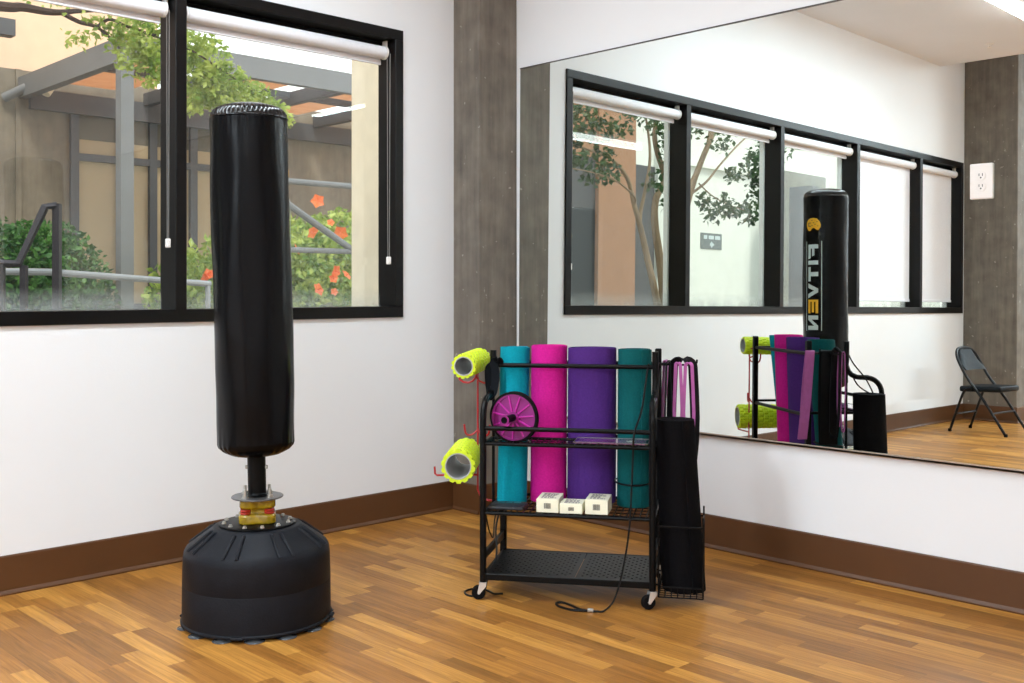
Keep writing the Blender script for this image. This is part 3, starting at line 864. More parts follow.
# ------------------------------------------------------------------ foam rollers on the red hook rack
def foam_roller(p, q, r, label):
    p = Vector(p); q = Vector(q); ax = (q - p); ln = ax.length
    t = thing('foam_roller', label, 'foam roller', p)
    t.rotation_mode = 'QUATERNION'; t.rotation_quaternion = Vector((0, 0, 1)).rotation_difference(ax.normalized())
    nv, nu = 84, 64; ri = r * .77
    bm = B(); rings = []
    for i in range(nu + 1):
        z = ln * i / nu; ring = []
        for k in range(nv):
            a = k / nv * 14; fa = a - math.floor(a)
            rowz = z / ln * 13; fz = rowz - math.floor(rowz); rowi = int(math.floor(rowz))
            fa2 = (fa + (.5 if (rowi % 2 and 0 < rowi < 12) else 0)) % 1
            up = (.22 < fa2 < .95) and (fz > .25 or rowi in (0, 12))
            rr = r if up else r * .90
            ring.append(bm.verts.new((rr * math.cos(2 * PI * k / nv), rr * math.sin(2 * PI * k / nv), z)))
        rings.append(ring)
    for a, b in zip(rings, rings[1:]):
        for k in range(nv): bm.faces.new((a[k], a[(k + 1) % nv], b[(k + 1) % nv], b[k]))
    for ring, z in ((rings[0], 0), (rings[-1], ln)):
        inn = [bm.verts.new((ri * math.cos(2 * PI * k / nv), ri * math.sin(2 * PI * k / nv), z)) for k in range(nv)]
        for k in range(nv): bm.faces.new((ring[k], ring[(k + 1) % nv], inn[(k + 1) % nv], inn[k]))
    obj('sleeve', bm, LIME, t, True, angle=25)
    bm = B(); lathe(bm, [(ri, -.001), (ri, ln + .001), (ri - .004, ln + .001), (ri - .004, -.001), (ri, -.001)], 48)
    obj('core', bm, CORE, t, True)['label'] = 'hollow grey core tube'
    return t
foam_roller(CW(-.094, .080, .851), CW(-.104, .40, .856), .0475, 'smaller lime green foam roller resting on top of the red hook rack')
foam_roller(CW(-.112, .068, .474), CW(-.160, .405, .470), .065, 'larger lime green foam roller lying on the lower arm of the red rack')
rk = thing('hook_rack', 'red wire hook rack hung on the cart left side', 'hook rack', CW(-.104, .362, 0), CA)
RR = .0042
bm = B(); tube(bm, [(0, 0, .806), (0, 0, .33), (.012, 0, .305), (.045, 0, .29), (.092, .010, .29)], RR, 8); obj('rod', bm, REDM, rk, True)
bm = B()
for s in (-1, 1):
    tube(bm, [(0, -.03, .765 + .035)] + [(s * (.038 - .038 * math.cos(R(a))), -.03, .80 - .034 * math.sin(R(a))) for a in (20, 50, 80, 110, 140, 170)] + [(s * .077, -.03, .815)], RR, 8)
tube(bm, [(0, 0, .79), (0, -.03, .80)], RR, 8)
obj('cradle', bm, REDM, rk, True)
for s in (-1, 1):
    bm = B()
    tube(bm, smooth_path([(0, 0, .575), (s * .014, -.004, .560), (s * .033, -.008, .552), (s * .048, -.012, .562), (s * .053, -.014, .597)], 5), RR, 8)
    obj('hook', bm, REDM, rk, True)
bm = B(); tube(bm, [(0, 0, .392), (-.168, -.01, .386), (-.176, -.01, .392), (-.178, -.01, .421)], RR, 8); obj('arm', bm, REDM, rk, True)
bm = B(); tube(bm, [(0, 0, .806), (.0, .0, .835), (.03, .008, .842), (.094, .010, .842)], RR, 8); obj('hanger', bm, REDM, rk, True)

# ------------------------------------------------------------------ ab wheel
ab = thing('ab_wheel', 'magenta ab roller wheel with black tyre on the wire shelf', 'exercise wheel', CW(.104, .066, .5805 + .0965 - .012))
ab.rotation_euler = (R(90), 0, CA + R(-10))
bm = B(); lathe(bm, [(.086, -.011), (.094, -.010), (.0965, -.005), (.0965, .005), (.094, .010), (.086, .011), (.086, -.011)], 64, rmod=lambda r, z, a: r + (.0008 * math.sin(60 * a) if r > .093 else 0))
obj('tyre', bm, RUBBER, ab, True)
bm = B(); lathe(bm, [(.0, -.004), (.087, -.004), (.087, .004), (0, .004), (0, -.004)], 64); lathe(bm, [(.079, -.010), (.0865, -.010), (.0865, .010), (.079, .010), (.079, -.010)], 64)
lathe(bm, [(.0, -.013), (.022, -.013), (.022, .013), (0, .013)], 24)
wd_ = obj('wheel_disc', bm, WMAG, ab, True)
for k in range(11):
    bm = B(); M = Matrix.Rotation(2 * PI * k / 11 + .1, 4, 'Z'); box(bm, (.02, -.0022, -.0105), (.081, .0022, .0105), 0, M)
    obj('spoke', bm, WSPOKE, wd_)
for s in (-1, 1):
    bm = B(); lathe(bm, [(0, s * .012), (.013, s * .012), (.0135, s * .03), (.0125, s * .05), (.0165, s * .086), (.019, s * .096), (.019, s * .100), (.011, s * .101), (.0105, s * .096), (0, s * .096)], 20)
    obj('grip', bm, RUBBER, ab, True)
    bm = B(); lathe(bm, [(.0125, s * .1005), (.019, s * .1005), (.019, s * .1025), (.0125, s * .1025), (.0125, s * .1005)], 20); obj('grip_ring', bm, WMAG, ab, True)

# ------------------------------------------------------------------ small cream boxes on the shelf
def card_box(w, d, lw, ld, lh, yaw, label, tint):
    t = thing('small_carton', label, 'box', CW(w, d, ZS), CA + yaw, 'cream cartons on the shelf')
    bm = B(); box(bm, (-lw / 2, 0, 0), (lw / 2, ld, lh), .0012); obj('carton', bm, CREAM, t)
    bm = B(); x = -.013 + (.003 if lh < .04 else 0); k = 0
    random.seed(int(lw * 10000))
    top = lh * .70 if lh > .04 else lh * .66; bot = lh * .30
    xe = -x
    while x < xe:
        wv = random.choice((.0008, .0013, .0019)); box(bm, (x, -.0006, bot), (x + wv, .0004, top)); x += wv + random.choice((.0008, .0012))
    obj('barcode', bm, INK, t)
    bm = B()
    for j in range(5):      # smudged, unreadable print on the lid
        y = ld * (.18 + .15 * j); n = random.randint(3, 6); xx = -lw * .33
        for q in range(n):
            l = random.uniform(.006, .014); box(bm, (xx, y, lh - .0004), (min(xx + l, lw * .34), y + ld * .085, lh + .0006)); xx += l + .003
            if xx > lw * .3: break
    obj('lid_print', bm, tint, t)
card_box(.238, .014, .082, .125, .049, R(0), 'cream carton with barcode at the left, in front of the magenta mat', GINK)
card_box(.325, .010, .083, .095, .036, R(0), 'lowest cream carton with small barcode, middle of the three on the shelf', GINK)
card_box(.418, .014, .083, .120, .053, R(-1), 'cream carton with barcode at the right, in front of the purple mat', GINK)
# flat dark pouch under the teal mat's front
pc = thing('flat_pouch', 'flat black nylon pouch with teal print lying before the teal mat', 'pouch', CW(.080, .02, ZS), CA)
bm = B(); box(bm, (-.066, 0, 0), (.066, .108, .014), .006, segs=2); obj('pouch_body', bm, NAVY, pc, True)
bm = B()
for j, (a, b) in enumerate(((-.045, -.020), (-.012, .010), (.016, .044))): box(bm, (a, .075, .0135), (b, .090, .0146))
obj('print', bm, TEALPR, pc)
bm = B(); tube(bm, [(-.060, .03, .0135), (.060, .03, .0135)], .002, 6); obj('zip', bm, INK, pc)
# clear packet with plum print on the wire shelf
pk = thing('band_packet', 'clear wrapped packet with plum print lying on the wire shelf', 'packet', CW(.470, .012, .5805), CA)
bm = B(); box(bm, (-.128, .012, 0), (.122, .115, .004), .001); obj('card_insert', bm, PLUM, pk)
bm = B(); box(bm, (-.138, .004, .0042), (.134, .125, .0054)); box(bm, (-.139, .002, 0), (.135, .006, .006)); obj('clear_wrap', bm, CLEARP, pk)
bm = B(); tube(bm, [(-.137, .005, .0062), (.133, .005, .0062), (.133, .124, .0062), (-.137, .124, .0062)], .0009, 6, True); obj('sealed_edge', bm, GINK, pk)
bm = B()
for a, b, y in ((-.11, -.05, .085), (-.04, .02, .08), (-.10, -.02, .05)): box(bm, (a, y, .0036), (b, y + .012, .0042))
obj('print', bm, PINKB, pk)
bm = B(); lathe(bm, [(0, .0035), (.016, .0035), (.016, .0042), (0, .0042)], 20, Matrix.Translation((.065, .07, 0))); obj('round_sticker', bm, CREAM, pk)

# ------------------------------------------------------------------ resistance bands hanging on the right-hand hook
def loop_pts(w0, w1, d, z0, z1, dz=0.0, k=10, tw=0.0):
    """inverted U hanging over the hook and closing below"""
    c = (w0 + w1) / 2; r = (w1 - w0) / 2; P = []
    for i in range(k + 1):
        a = PI - PI * i / k; P.append((c + r * math.cos(a) * .95, d, z1 - r * .75 + r * .75 * math.sin(a)))
    for f in (.25, .5, .75): P.append((w1 - .004 + .010 * math.sin(PI * f) , d + tw * f, z1 - r + (z0 - z1 + r) * f))
    for i in range(k + 1):
        a = -PI * i / k; P.append((c + r * .9 * math.cos(a), d + tw, z0 + r * .5 + r * .5 * math.sin(a)))
    for f in (.75, .5, .25): P.append((w0 + .004 - .010 * math.sin(PI * f), d + tw * f * .8 + .002, z1 - r + (z0 - z1 + r) * f))
    return [CW(*p) for p in P]
def band(w0, w1, d, z0, z1, width, m, label, wd, tw=0.0, th=.0035):
    bm = B(); ribbon(bm, loop_pts(w0, w1, d, z0, z1, tw=tw), wd, width, th, True)
    return tag(obj('resistance_band', bm, m, None, True), label, 'resistance band', 'resistance bands on the cart hook')
band(CWID + .022, CWID + .034, .378, .455, .864, .044, PINKB, 'wide mauve resistance band hanging closest to the cart back post', B3 + A3 * .15, .035)
band(CWID + .036, CWID + .052, .292, .430, .866, .085, BLACKB, 'wide black resistance band hanging flat beside the wide mauve band', B3, .0)
band(CWID + .060, CWID + .138, .284, .470, .874, .036, BLACKB, 'black resistance band looped open over the end of the side hook', B3 * .3 + A3, .01, .006)
band(CWID + .072, CWID + .090, .258, .52, .862, .012, PINKB, 'narrow mauve resistance band inside the left half of the open black loop', A3 + B3 * .3, .0)
band(CWID + .108, CWID + .134, .258, .50, .862, .012, PINKB, 'narrow mauve resistance band inside the right half of the open black loop', A3 + B3 * .3, .0)
# ------------------------------------------------------------------ cords and strap
def cord(name, pts, r, m, label, cat, world=False):
    P = smooth_path([p if world else CW(*p) for p in pts], 7)
    bm = B(); tube(bm, P, r, 7)
    return tag(obj(name, bm, m, None, True), label, cat)
zf = .004
rope = thing('jump_rope', 'thin black cord draped from the cart rail to a loop on the floor', 'cord', CW(.5, -.05, 0), CA)
def inl(p): return (p[0] - .5, p[1] + .05, p[2])
bm = B(); tube(bm, smooth_path([inl(p) for p in ((.596, .172, .862), (.590, .170, .83), (.575, .10, .70), (.557, -.014, .628), (.552, -.014, .55), (.546, -.016, .40), (.540, -.020, .296), (.528, -.030, .20), (.508, -.040, .10), (.486, -.055, .035), (.455, -.075, .006), (.430, -.08, .0045), (.40, -.080, .0045))], 7), .0036, 7)
obj('cord', bm, CORD, rope, True)
bm = B(); tube(bm, smooth_path([inl(p) for p in ((.40, -.080, .005), (.37, -.070, .005), (.33, -.028, .005), (.295, .000, .005), (.275, -.012, .005), (.288, -.045, .005), (.33, -.076, .005), (.37, -.085, .0055), (.40, -.081, .006))], 7), .0042, 7)
obj('loop', bm, CORD, rope, True)
bm = B(); tube(bm, [inl((.398, -.081, .007)), inl((.418, -.0805, .007))], .0075, 10); obj('clip', bm, ZINC, rope, True)
bm = B(); tube(bm, [CW(.5355 + .0705 * math.cos(2 * PI * k / 40), .225 + .068 * math.sin(2 * PI * k / 40), .415 + .006 * math.sin(2 * PI * k / 40)) for k in range(40)], .0035, 6, True)
tag(obj('elastic_strap', bm, CORD, None, True), 'thin black elastic strap round the lower part of the dark green mat', 'strap')
c = cord('floor_cord', [(.02, .24, .30), (.006, .20, .22), (.018, .15, .12), (-.01, .13, .05), (-.012, .07, .008), (-.04, .02, zf), (-.07, .03, zf), (-.085, .07, zf), (-.06, .11, zf), (-.01, .10, zf), (.03, .06, zf), (.06, .07, zf)], .0038, CORD, 'black cord looping on the floor by the cart left caster', 'cord')
cord('thin_rope', [(.0, .05, .30), (.004, .08, .24), (.012, .12, .20), (.008, .16, .25), (.01, .20, .298)], .0028, CORD, 'thin black cord dangling under the shelf at the cart left end', 'cord')
cord('thin_rope', [(CWID + .012, .02, .60), (CWID + .010, .08, .72), (CWID + .015, .15, .80), (CWID + .02, .18, .845)], .0035, CORD, 'thin black cord slanting from the tall post to the black mat', 'cord')
bm = B()
ribbon(bm, smooth_path([CW(.020, .176, .850), CW(.028, .165, .866), CW(.020, .160, .872), CW(.004, .165, .86), CW(.014, .160, .82), CW(.012, .152, .78), CW(.006, .140, .745), CW(-.004, .10, .725)], 6), A3, .030, .004)
ribbon(bm, smooth_path([CW(.010, .176, .856), CW(-.016, .168, .84), CW(-.016, .162, .79), CW(-.010, .158, .75), CW(-.002, .12, .742)], 6), A3 + B3 * .4, .026, .004)
tag(obj('strap', bm, STRAP, None, True), 'dark webbing strap looped round the top of the cart left post', 'strap')

# ------------------------------------------------------------------ folding chair (seen in the mirror)
ch = thing('folding_chair', 'charcoal metal folding chair standing before the far concrete pillar', 'chair', (-5.29, -.575, 0), R(3))
# local -y is the front; x across
HWD = .205
def chair_side(s):
    x = s * HWD
    bm = B()   # back upright running down to the front foot
    tube(bm, smooth_path([(x * 1.02, -.245, .008), (x, -.06, .285), (x * .97, .075, .455), (x * .95, .152, .585), (x * .86, .186, .655), (x * .60, .206, .700), (x * .3, .212, .712), (0, .213, .715)], 5), .0115, 10)
    return bm
for s in (-1, 1):
    obj('front_leg', chair_side(s), CHAIRM, ch, True)
    bm = B(); tube(bm, smooth_path([(s * .19, .235, .008), (s * .19, .17, .20), (s * .19, .11, .355), (s * .19, .05, .372)], 4), .0105, 10)
    obj('rear_leg', bm, CHAIRM, ch, True)
    for y, x in ((-.245, HWD * 1.02), (.235, .19)):
        bm = B(); lathe(bm, [(0, 0), (.014, 0), (.015, .006), (.014, .025), (0, .026)], 14, Matrix.Translation((s * x, y, 0))); obj('foot_cap', bm, RUBBER, ch, True)
bm = B(); tube(bm, [(-.19, .185, .155), (.19, .185, .155)], .008, 8); obj('stretcher', bm, CHAIRM, ch, True)
bm = B(); tube(bm, [(-HWD, -.135, .182), (HWD, -.135, .182)], .008, 8); obj('stretcher', bm, CHAIRM, ch, True)
bm = B(); box(bm, (-.195, -.190, .352), (.195, .155, .400), .016, segs=3)
for v in bm.verts:
    v.co.z += .012 * (-(v.co.y) / .2) * .6
    if v.co.y < -.15: v.co.x *= .94
obj('seat', bm, CHAIRV, ch, True)
bm = B()
nu, nz = 14, 6; lay = []
for off in (0, .016):
    g = []
    for i in range(nu + 1):
        u = -1 + 2 * i / nu; row = []
        for j in range(nz + 1):
            t = j / nz
            xx = u * (.187 - .022 * t); yy = .108 + .088 * t + .018 * (1 - u * u) - off
            top = .702 - .085 * max(0, abs(u) - .55) ** 1.5 / .3
            row.append(bm.verts.new((xx, yy, .530 + (top - .530) * t)))
        g.append(row)
    lay.append(g)
for g in lay:
    for i in range(nu):
        for j in range(nz): bm.faces.new((g[i][j], g[i + 1][j], g[i + 1][j + 1], g[i][j + 1]))
rim = [(i, 0) for i in range(nu)] + [(nu, j) for j in range(nz)] + [(i, nz) for i in range(nu, 0, -1)] + [(0, j) for j in range(nz, 0, -1)]
for k in range(len(rim)):
    p = rim[k]; q = rim[(k + 1) % len(rim)]
    bm.faces.new((lay[0][p[0]][p[1]], lay[0][q[0]][q[1]], lay[1][q[0]][q[1]], lay[1][p[0]][p[1]]))
obj('backrest', bm, CHAIRV, ch, True)

# ------------------------------------------------------------------ outdoors
bm = B(); box(bm, (-24, TH + .02, -.14), (16, 22, -.02)); struct(obj('ground', bm, GROUNDX), 'paved courtyard outside the windows', 'ground')

# building straight outside the window: rendered ground floor, peach upper wall, glazed storefront
nb = thing('neighbour_building', 'grey rendered building with peach upper wall across the courtyard', 'building', (0, 7.6, 0))
bm = B(); box(bm, (-3.2, 0, -.02), (.74, .3, 3.50)); box(bm, (2.72, 0, -.02), (9.5, .3, 3.50)); box(bm, (.74, 0, 3.28), (2.72, .3, 3.50))
obj('lower_wall', bm, XCONC, nb)
bm = B(); box(bm, (-3.2, .0, 3.50), (1.75, .3, 7.0)); obj('upper_wall', bm, PEACH, nb)
bm = B(); box(bm, (.15, -.03, -.02), (.21, .0, 3.5)); obj('corner_trim', bm, XCONC, nb)
sf = bpy.data.objects.new('storefront', None); COL.objects.link(sf); sf.parent = nb
bm = B()
for x in (.77, 1.30, 1.68, 2.19, 2.69): box(bm, (x - .045, -.05, 0), (x + .045, .03, 3.28))
box(bm, (.74, -.046, 2.58), (2.72, .026, 2.66)); box(bm, (.74, -.046, 3.20), (2.72, .026, 3.29)); box(bm, (.74, -.046, .9), (2.72, .026, .98))
obj('storefront_frame', bm, DKSTEEL, sf)
bm = B(); box(bm, (.76, .01, .0), (2.70, .05, 2.60)); obj('drawn_blinds', bm, BLIND, sf)
bm = B(); box(bm, (.76, .0, 2.82), (2.70, .05, 3.22)); obj('transom_glass', bm, OLIVE, sf)
bm = B(); box(bm, (.76, .005, 2.64), (2.70, .05, 2.84)); obj('transom_strip', bm, BLIND, sf)
# security lamp on a tube arm
sl = thing('wall_lamp', 'pale tube floodlight on the wall under the grey canopy beam', 'lamp', (.02, 7.55, 3.17))
bm = B(); tube(bm, [(0, 0, 0), (.30, -.25, .19)], .05, 14); obj('lamp_tube', bm, GREYSTEEL, sl, True)
bm = B(); tube(bm, [(.42, -.30, .22), (.30, -.34, .04)], .055, 14); obj('lamp_head', bm, CREAMST, sl, True)
# grey steel canopy
pg = thing('canopy', 'grey steel canopy with tan soffit panels over the storefront', 'canopy', (.17, 5.0, 0))
bm = B(); box(bm, (0, 0, 3.22), (7.5, .09, 3.43)); obj('fascia_beam', bm, GREYSTEEL, pg)
bm = B(); box(bm, (0, .09, 3.19), (.10, 2.56, 3.41)); obj('side_beam', bm, GREYSTEEL, pg)
bm = B(); box(bm, (.10, 2.48, 3.08), (7.5, 2.54, 3.30)); obj('ledger_beam', bm, DKSTEEL, pg)
for x in (1.35, 2.5, 3.65, 4.8, 5.95):
    bm = B(); box(bm, (x, .09, 3.26), (x + .09, 2.48, 3.40)); obj('rafter', bm, DKSTEEL, pg)
bm = B(); box(bm, (.10, 1.2, 3.33), (7.5, 1.27, 3.40)); obj('purlin', bm, DKSTEEL, pg)
for (x0, x1) in ((.10, 1.35), (1.44, 2.5), (2.59, 3.65), (3.74, 4.8), (4.89, 5.95)):
    bm = B(); box(bm, (x0, .09, 3.40), (x1 - .22, 2.5, 3.425)); obj('soffit_panel', bm, TAN, pg)
bm = B(); box(bm, (-.005, -.005, 0), (.115, .105, 3.22)); obj('canopy_post', bm, GREYSTEEL, pg)
bm = B(); box(bm, (-1.6, 6.58, 3.62), (-.19, 6.72, 3.78)); tag(obj('steel_beam', bm, DKSTEEL), 'short dark grey steel beam end at the upper left of the view outside', 'beam')
bm = B(); box(bm, (-.19, 6.58, 3.62), (-.185, 6.72, 3.78))
bm.free()
# cream pier close outside the window
bm = B(); box(bm, (.235, .75, -.02), (.9, 1.60, 4.6), .01); tag(obj('stucco_pier', bm, CREAMST), 'cream stucco pier standing just outside the first window bay', 'pier')

# rails
def rail(name, pipes, m, label, parts=('rail',)):
    t = thing(name, label, 'railing', pipes[0][0][0])
    for pts, r, nm in pipes:
        bm = B(); tube(bm, [Vector(p) - t.location for p in pts], r, 10); obj(nm, bm, m, t, True)
    return t
def sqrail(name, pipes, m, label):
    t = thing(name, label, 'railing', (pipes[0][0][0][0], pipes[0][0][0][1], 0))
    for pts, r, nm in pipes:
        bm = B(); tube(bm, [Vector(p) - t.location for p in pts], r * 1.25, 4); obj(nm, bm, m, t)
    return t
sqrail('handrail', [([(-1.148, 3.0, -.02), (-1.148, 3.0, 1.715)], .026, 'post'), ([(-1.148, 3.0, 1.70), (-1.225, 3.0, 1.69), (-1.395, 3.0, 1.31), (-1.75, 3.0, 1.315)], .022, 'handrail_bar'), ([(-1.36, 3.0, -.02), (-1.36, 3.0, 1.30)], .022, 'post'), ([(-1.50, 3.0, -.02), (-1.50, 3.0, 1.31)], .022, 'post')],
       RAILD, 'dark angled stair handrail in front of the round green bush')
rail('pipe_rail', [([(-2.4, 3.25, 1.262), (-1.1, 3.25, 1.262), (.1, 3.25, 1.185)], .024, 'pipe'), ([(-2.2, 3.25, -.02), (-2.2, 3.25, 1.262)], .02, 'post'), ([(.08, 3.25, -.02), (.08, 3.25, 1.18)], .02, 'post')], RAILG, 'pale horizontal pipe rail in front of the round green bush')
rail('stair_rail', [([(.55, 3.5, 2.055), (2.6, 3.5, 2.055)], .026, 'pipe'), ([(.75, 3.5, 1.975), (1.0, 3.5, 1.83), (1.62, 3.5, 1.485), (2.3, 3.5, 1.10)], .03, 'pipe'), ([(.55, 3.5, 1.478), (2.6, 3.5, 1.478)], .024, 'pipe'), ([(2.58, 3.5, -.02), (2.58, 3.5, 2.05)], .026, 'post'), ([(.56, 3.5, -.02), (.56, 3.5, 2.05)], .026, 'post')],
     GREYSTEEL, 'grey pipe stair railing crossing the orange flowering bush')

# foliage
def leaves(bm, pts, size, jit=.3, droop=0.0):
    for p in pts:
        p = Vector(p)
        d = Vector((random.gauss(0, 1), random.gauss(0, 1), random.gauss(0, .8) - droop)).normalized()
        s = d.orthogonal().normalized(); s = Matrix.Rotation(random.uniform(0, 2 * PI), 3, d) @ s
        L_ = size * random.uniform(1 - jit, 1 + jit); w = L_ * .30
        n = d.cross(s)
        v = [bm.verts.new(p), bm.verts.new(p + d * L_ * .45 + s * w + n * w * .3), bm.verts.new(p + d * L_), bm.verts.new(p + d * L_ * .45 - s * w + n * w * .3)]
        bm.faces.new((v[0], v[1], v[2])); bm.faces.new((v[0], v[2], v[3]))
def in_blob(c, r, n, shell=.55):
    out = []
    while len(out) < n:
        v = Vector((random.uniform(-1, 1), random.uniform(-1, 1), random.uniform(-1, 1)))
        if shell < v.length < 1: out.append(Vector(c) + Vector((v.x * r[0], v.y * r[1], v.z * r[2])))
    return out
def bush(label, loc, blobs, n, size, m, flowers=None, cat='bush', name='garden_bush'):
    t = thing(name, label, cat, loc)
    bm = B()
    tot = sum(b[1][0] * b[1][2] for b in blobs)
    for c, r in blobs: leaves(bm, in_blob(c, r, int(n * r[0] * r[2] / tot), .35), size)
    o = obj('foliage', bm, m, t)
    bm = B()
    for c, r in blobs:
        tube(bm, [(c[0] * .6, c[1] * .6, -.02 - loc[2]), (c[0] * .9, c[1] * .9, c[2] * .6), (c[0], c[1], c[2] + r[2] * .3)], [.03, .02, .008], 6)
    obj('stems', bm, BARKD, t)
    return t
random.seed(11)
bush('round dark green clipped bush behind the dark handrail', (-.75, 5.2, 0), [((.05, 0, 1.0), (.72, .6, .74)), ((-.35, 0, 1.16), (.55, .5, .68)), ((.28, -.1, 1.12), (.55, .5, .64)), ((.62, 0, .82), (.42, .4, .55)), ((-.75, 0, 1.05), (.6, .5, .72))], 26000, .062, LEAFB)
fb = bush('orange flowering hibiscus bush behind the grey stair railing', (1.45, 4.6, 0), [((0, 0, 1.25), (.55, .45, .62)), ((.55, .05, 1.2), (.55, .45, .70)), ((-.45, 0, 1.15), (.5, .4, .52)), ((.2, .1, .8), (1.3, .5, .7)), ((-.80, 0, 1.0), (.45, .4, .5)), ((.95, .1, 1.45), (.45, .4, .55)), ((-.02, 0, 1.55), (.3, .3, .40))], 13000, .085, LEAFH, name='hibiscus_bush')
def flower(p, s):
    bm = B()
    M = Matrix.Translation(p) @ Matrix.Rotation(R(random.uniform(35, 130)), 4, 'X') @ Matrix.Rotation(R(random.uniform(-50, 50)), 4, 'Y') @ Matrix.Rotation(random.uniform(0, 6), 4, 'Z')
    for k in range(5):
        a = 2 * PI * k / 5; c0 = math.cos(a); s0 = math.sin(a); n = (-s0, c0)
        v = [bm.verts.new(M @ Vector(q)) for q in ((0, 0, 0), (c0 * s * .6 + n[0] * s * .42, s0 * s * .6 + n[1] * s * .42, s * .25), (c0 * s, s0 * s, s * .22), (c0 * s * .6 - n[0] * s * .42, s0 * s * .6 - n[1] * s * .42, s * .25))]
        bm.faces.new(v)
    tube(bm, [M @ Vector((0, 0, 0)), M @ Vector((0, 0, s * .7))], s * .06, 5)
    return bm
for (x, y, z, s) in ((1.55, 4.12, 1.95, .085), (2.02, 4.15, 1.66, .075), (1.47, 4.1, 1.67, .09), (1.79, 4.1, 1.67, .095), (1.71, 4.15, 1.76, .05), (1.69, 4.05, 1.31, .085), (1.81, 4.05, 1.27, .075), (1.67, 4.05, 1.24, .06), (1.50, 4.05, 1.14, .085), (1.68, 4.05, 1.12, .05), (2.05, 4.05, 1.08, .06), (1.94, 4.05, 1.06, .05), (.61, 4.2, 1.81, .07), (.57, 4.15, 1.48, .08), (.48, 4.15, 1.27, .07), (.53, 4.15, 1.27, .06), (.45, 4.15, 1.25, .06), (1.3, 4.1, 1.5, .08), (1.15, 4.1, 1.8, .07), (.9, 4.1, 1.4, .08)):
    f = obj('blossom', flower(Vector((x, y - .16, z)) - Vector((1.45, 4.6, 0)), s * .8), PETAL, fb)

# maple whose branch reaches across the top of the view
mt = thing('maple_tree', 'light green maple branch reaching across the top of the windows', 'tree', (-3.6, 3.0, 0))
O = Vector((-3.6, 3.0, 0))
bm = B(); tube(bm, smooth_path([Vector(p) - O for p in ((-3.6, 3.0, -.02), (-3.55, 3.0, 1.2), (-3.4, 3.0, 2.2), (-2.9, 3.0, 2.75), (-2.1, 3.0, 2.95))], 6), [.11 - .065 * i / 24 for i in range(25)], 10); obj('trunk', bm, BARKD, mt, True)
def branch(pts, r0, r1, m=BARKD):
    P = smooth_path([Vector(p) - O for p in pts], 6); n = len(P)
    b = B(); tube(b, P, [r0 + (r1 - r0) * i / (n - 1) for i in range(n)], 7); return obj('branch', b, m, mt, True)
branch([(-2.15, 3.0, 2.94), (-1.51, 3.0, 2.965), (-1.37, 3.0, 2.985), (-1.23, 3.0, 2.985), (-1.13, 3.0, 2.995), (-1.0, 3.0, 3.03), (-.82, 3.0, 3.07)], .038, .012)
branch([(-1.13, 3.0, 3.0), (-1.0, 3.0, 2.955), (-.88, 3.0, 2.94), (-.77, 3.0, 2.87), (-.70, 3.0, 2.80)], .018, .006)
branch([(-.88, 3.0, 2.94), (-.79, 3.0, 3.01), (-.68, 3.0, 2.985), (-.57, 3.0, 2.97), (-.43, 3.0, 2.94), (-.2, 3.05, 2.92), (.1, 3.15, 2.84), (.4, 3.2, 2.72), (.65, 3.2, 2.62)], .012, .005)
branch([(-.5, 3.0, 2.95), (-.2, 3.2, 3.05), (.1, 3.3, 2.98)], .010, .004)
bm = B()
cl = [((-1.03, 3, 2.84), .09, 12), ((-.96, 3, 2.87), .07, 12), ((-.79, 3, 2.92), .10, 30), ((-.68, 3, 3.0), .15, 70), ((-.61, 3, 2.86), .12, 90), ((-.54, 3, 3.06), .16, 90), ((-.5, 3, 2.77), .10, 70), ((-.50, 3, 2.66), .09, 45), ((-.66, 3, 2.70), .07, 25), ((-.62, 3, 2.92), .12, 70), ((-.86, 3, 3.06), .13, 35), ((-1.13, 3, 3.07), .12, 16), ((-1.4, 3, 3.1), .15, 12), ((-.73, 3, 2.81), .06, 16),
      ((-.35, 3.1, 2.9), .2, 160), ((-.12, 3.2, 3.0), .18, 180), ((.0, 3.2, 2.92), .2, 220), ((-.05, 3.2, 2.72), .2, 220), ((.09, 3.2, 2.66), .17, 190), ((.2, 3.2, 2.80), .13, 110), ((.30, 3.2, 2.66), .14, 130), ((.43, 3.2, 2.70), .12, 90), ((.56, 3.2, 2.62), .11, 75), ((.70, 3.2, 2.58), .08, 35), ((-.09, 3.2, 2.55), .12, 90), ((.15, 3.2, 2.56), .12, 90), ((.76, 3.2, 2.50), .05, 12)]
for c, r, n in cl: leaves(bm, in_blob(Vector(c) - O, (r * 1.15, r, r * .85), int(n * 1.8), 0.05), 0.05, .35, .3)
obj('foliage', bm, LEAFL, mt)

# slender multi-stem tree seen in the mirror
st = thing('slender_tree', 'multi-stemmed slender tree before the peach and white walls in the mirror', 'tree', (-5.6, 3.1, 0))
O = Vector((-5.6, 3.1, 0))
def stem(pts, r0, r1, nm='stem'):
    P = smooth_path([Vector(p) - O for p in pts], 6); n = len(P)
    b = B(); tube(b, P, [r0 + (r1 - r0) * i / (n - 1) for i in range(n)], 8); return obj(nm, b, BARK, st, True)
stem([(-5.45, 3.0, -.02), (-5.36, 3.0, .97), (-5.18, 3.0, 1.51), (-5.03, 3.0, 1.91), (-4.93, 3.0, 2.12), (-4.82, 3.0, 2.38), (-4.56, 3.0, 2.57), (-4.21, 3.0, 2.63), (-3.93, 3.0, 2.67)], .045, .008)
stem([(-5.03, 3.0, 1.91), (-5.16, 3.1, 2.05), (-5.24, 3.1, 2.31), (-5.32, 3.1, 2.65), (-5.28, 3.1, 2.98), (-5.17, 3.1, 3.3)], .026, .010)
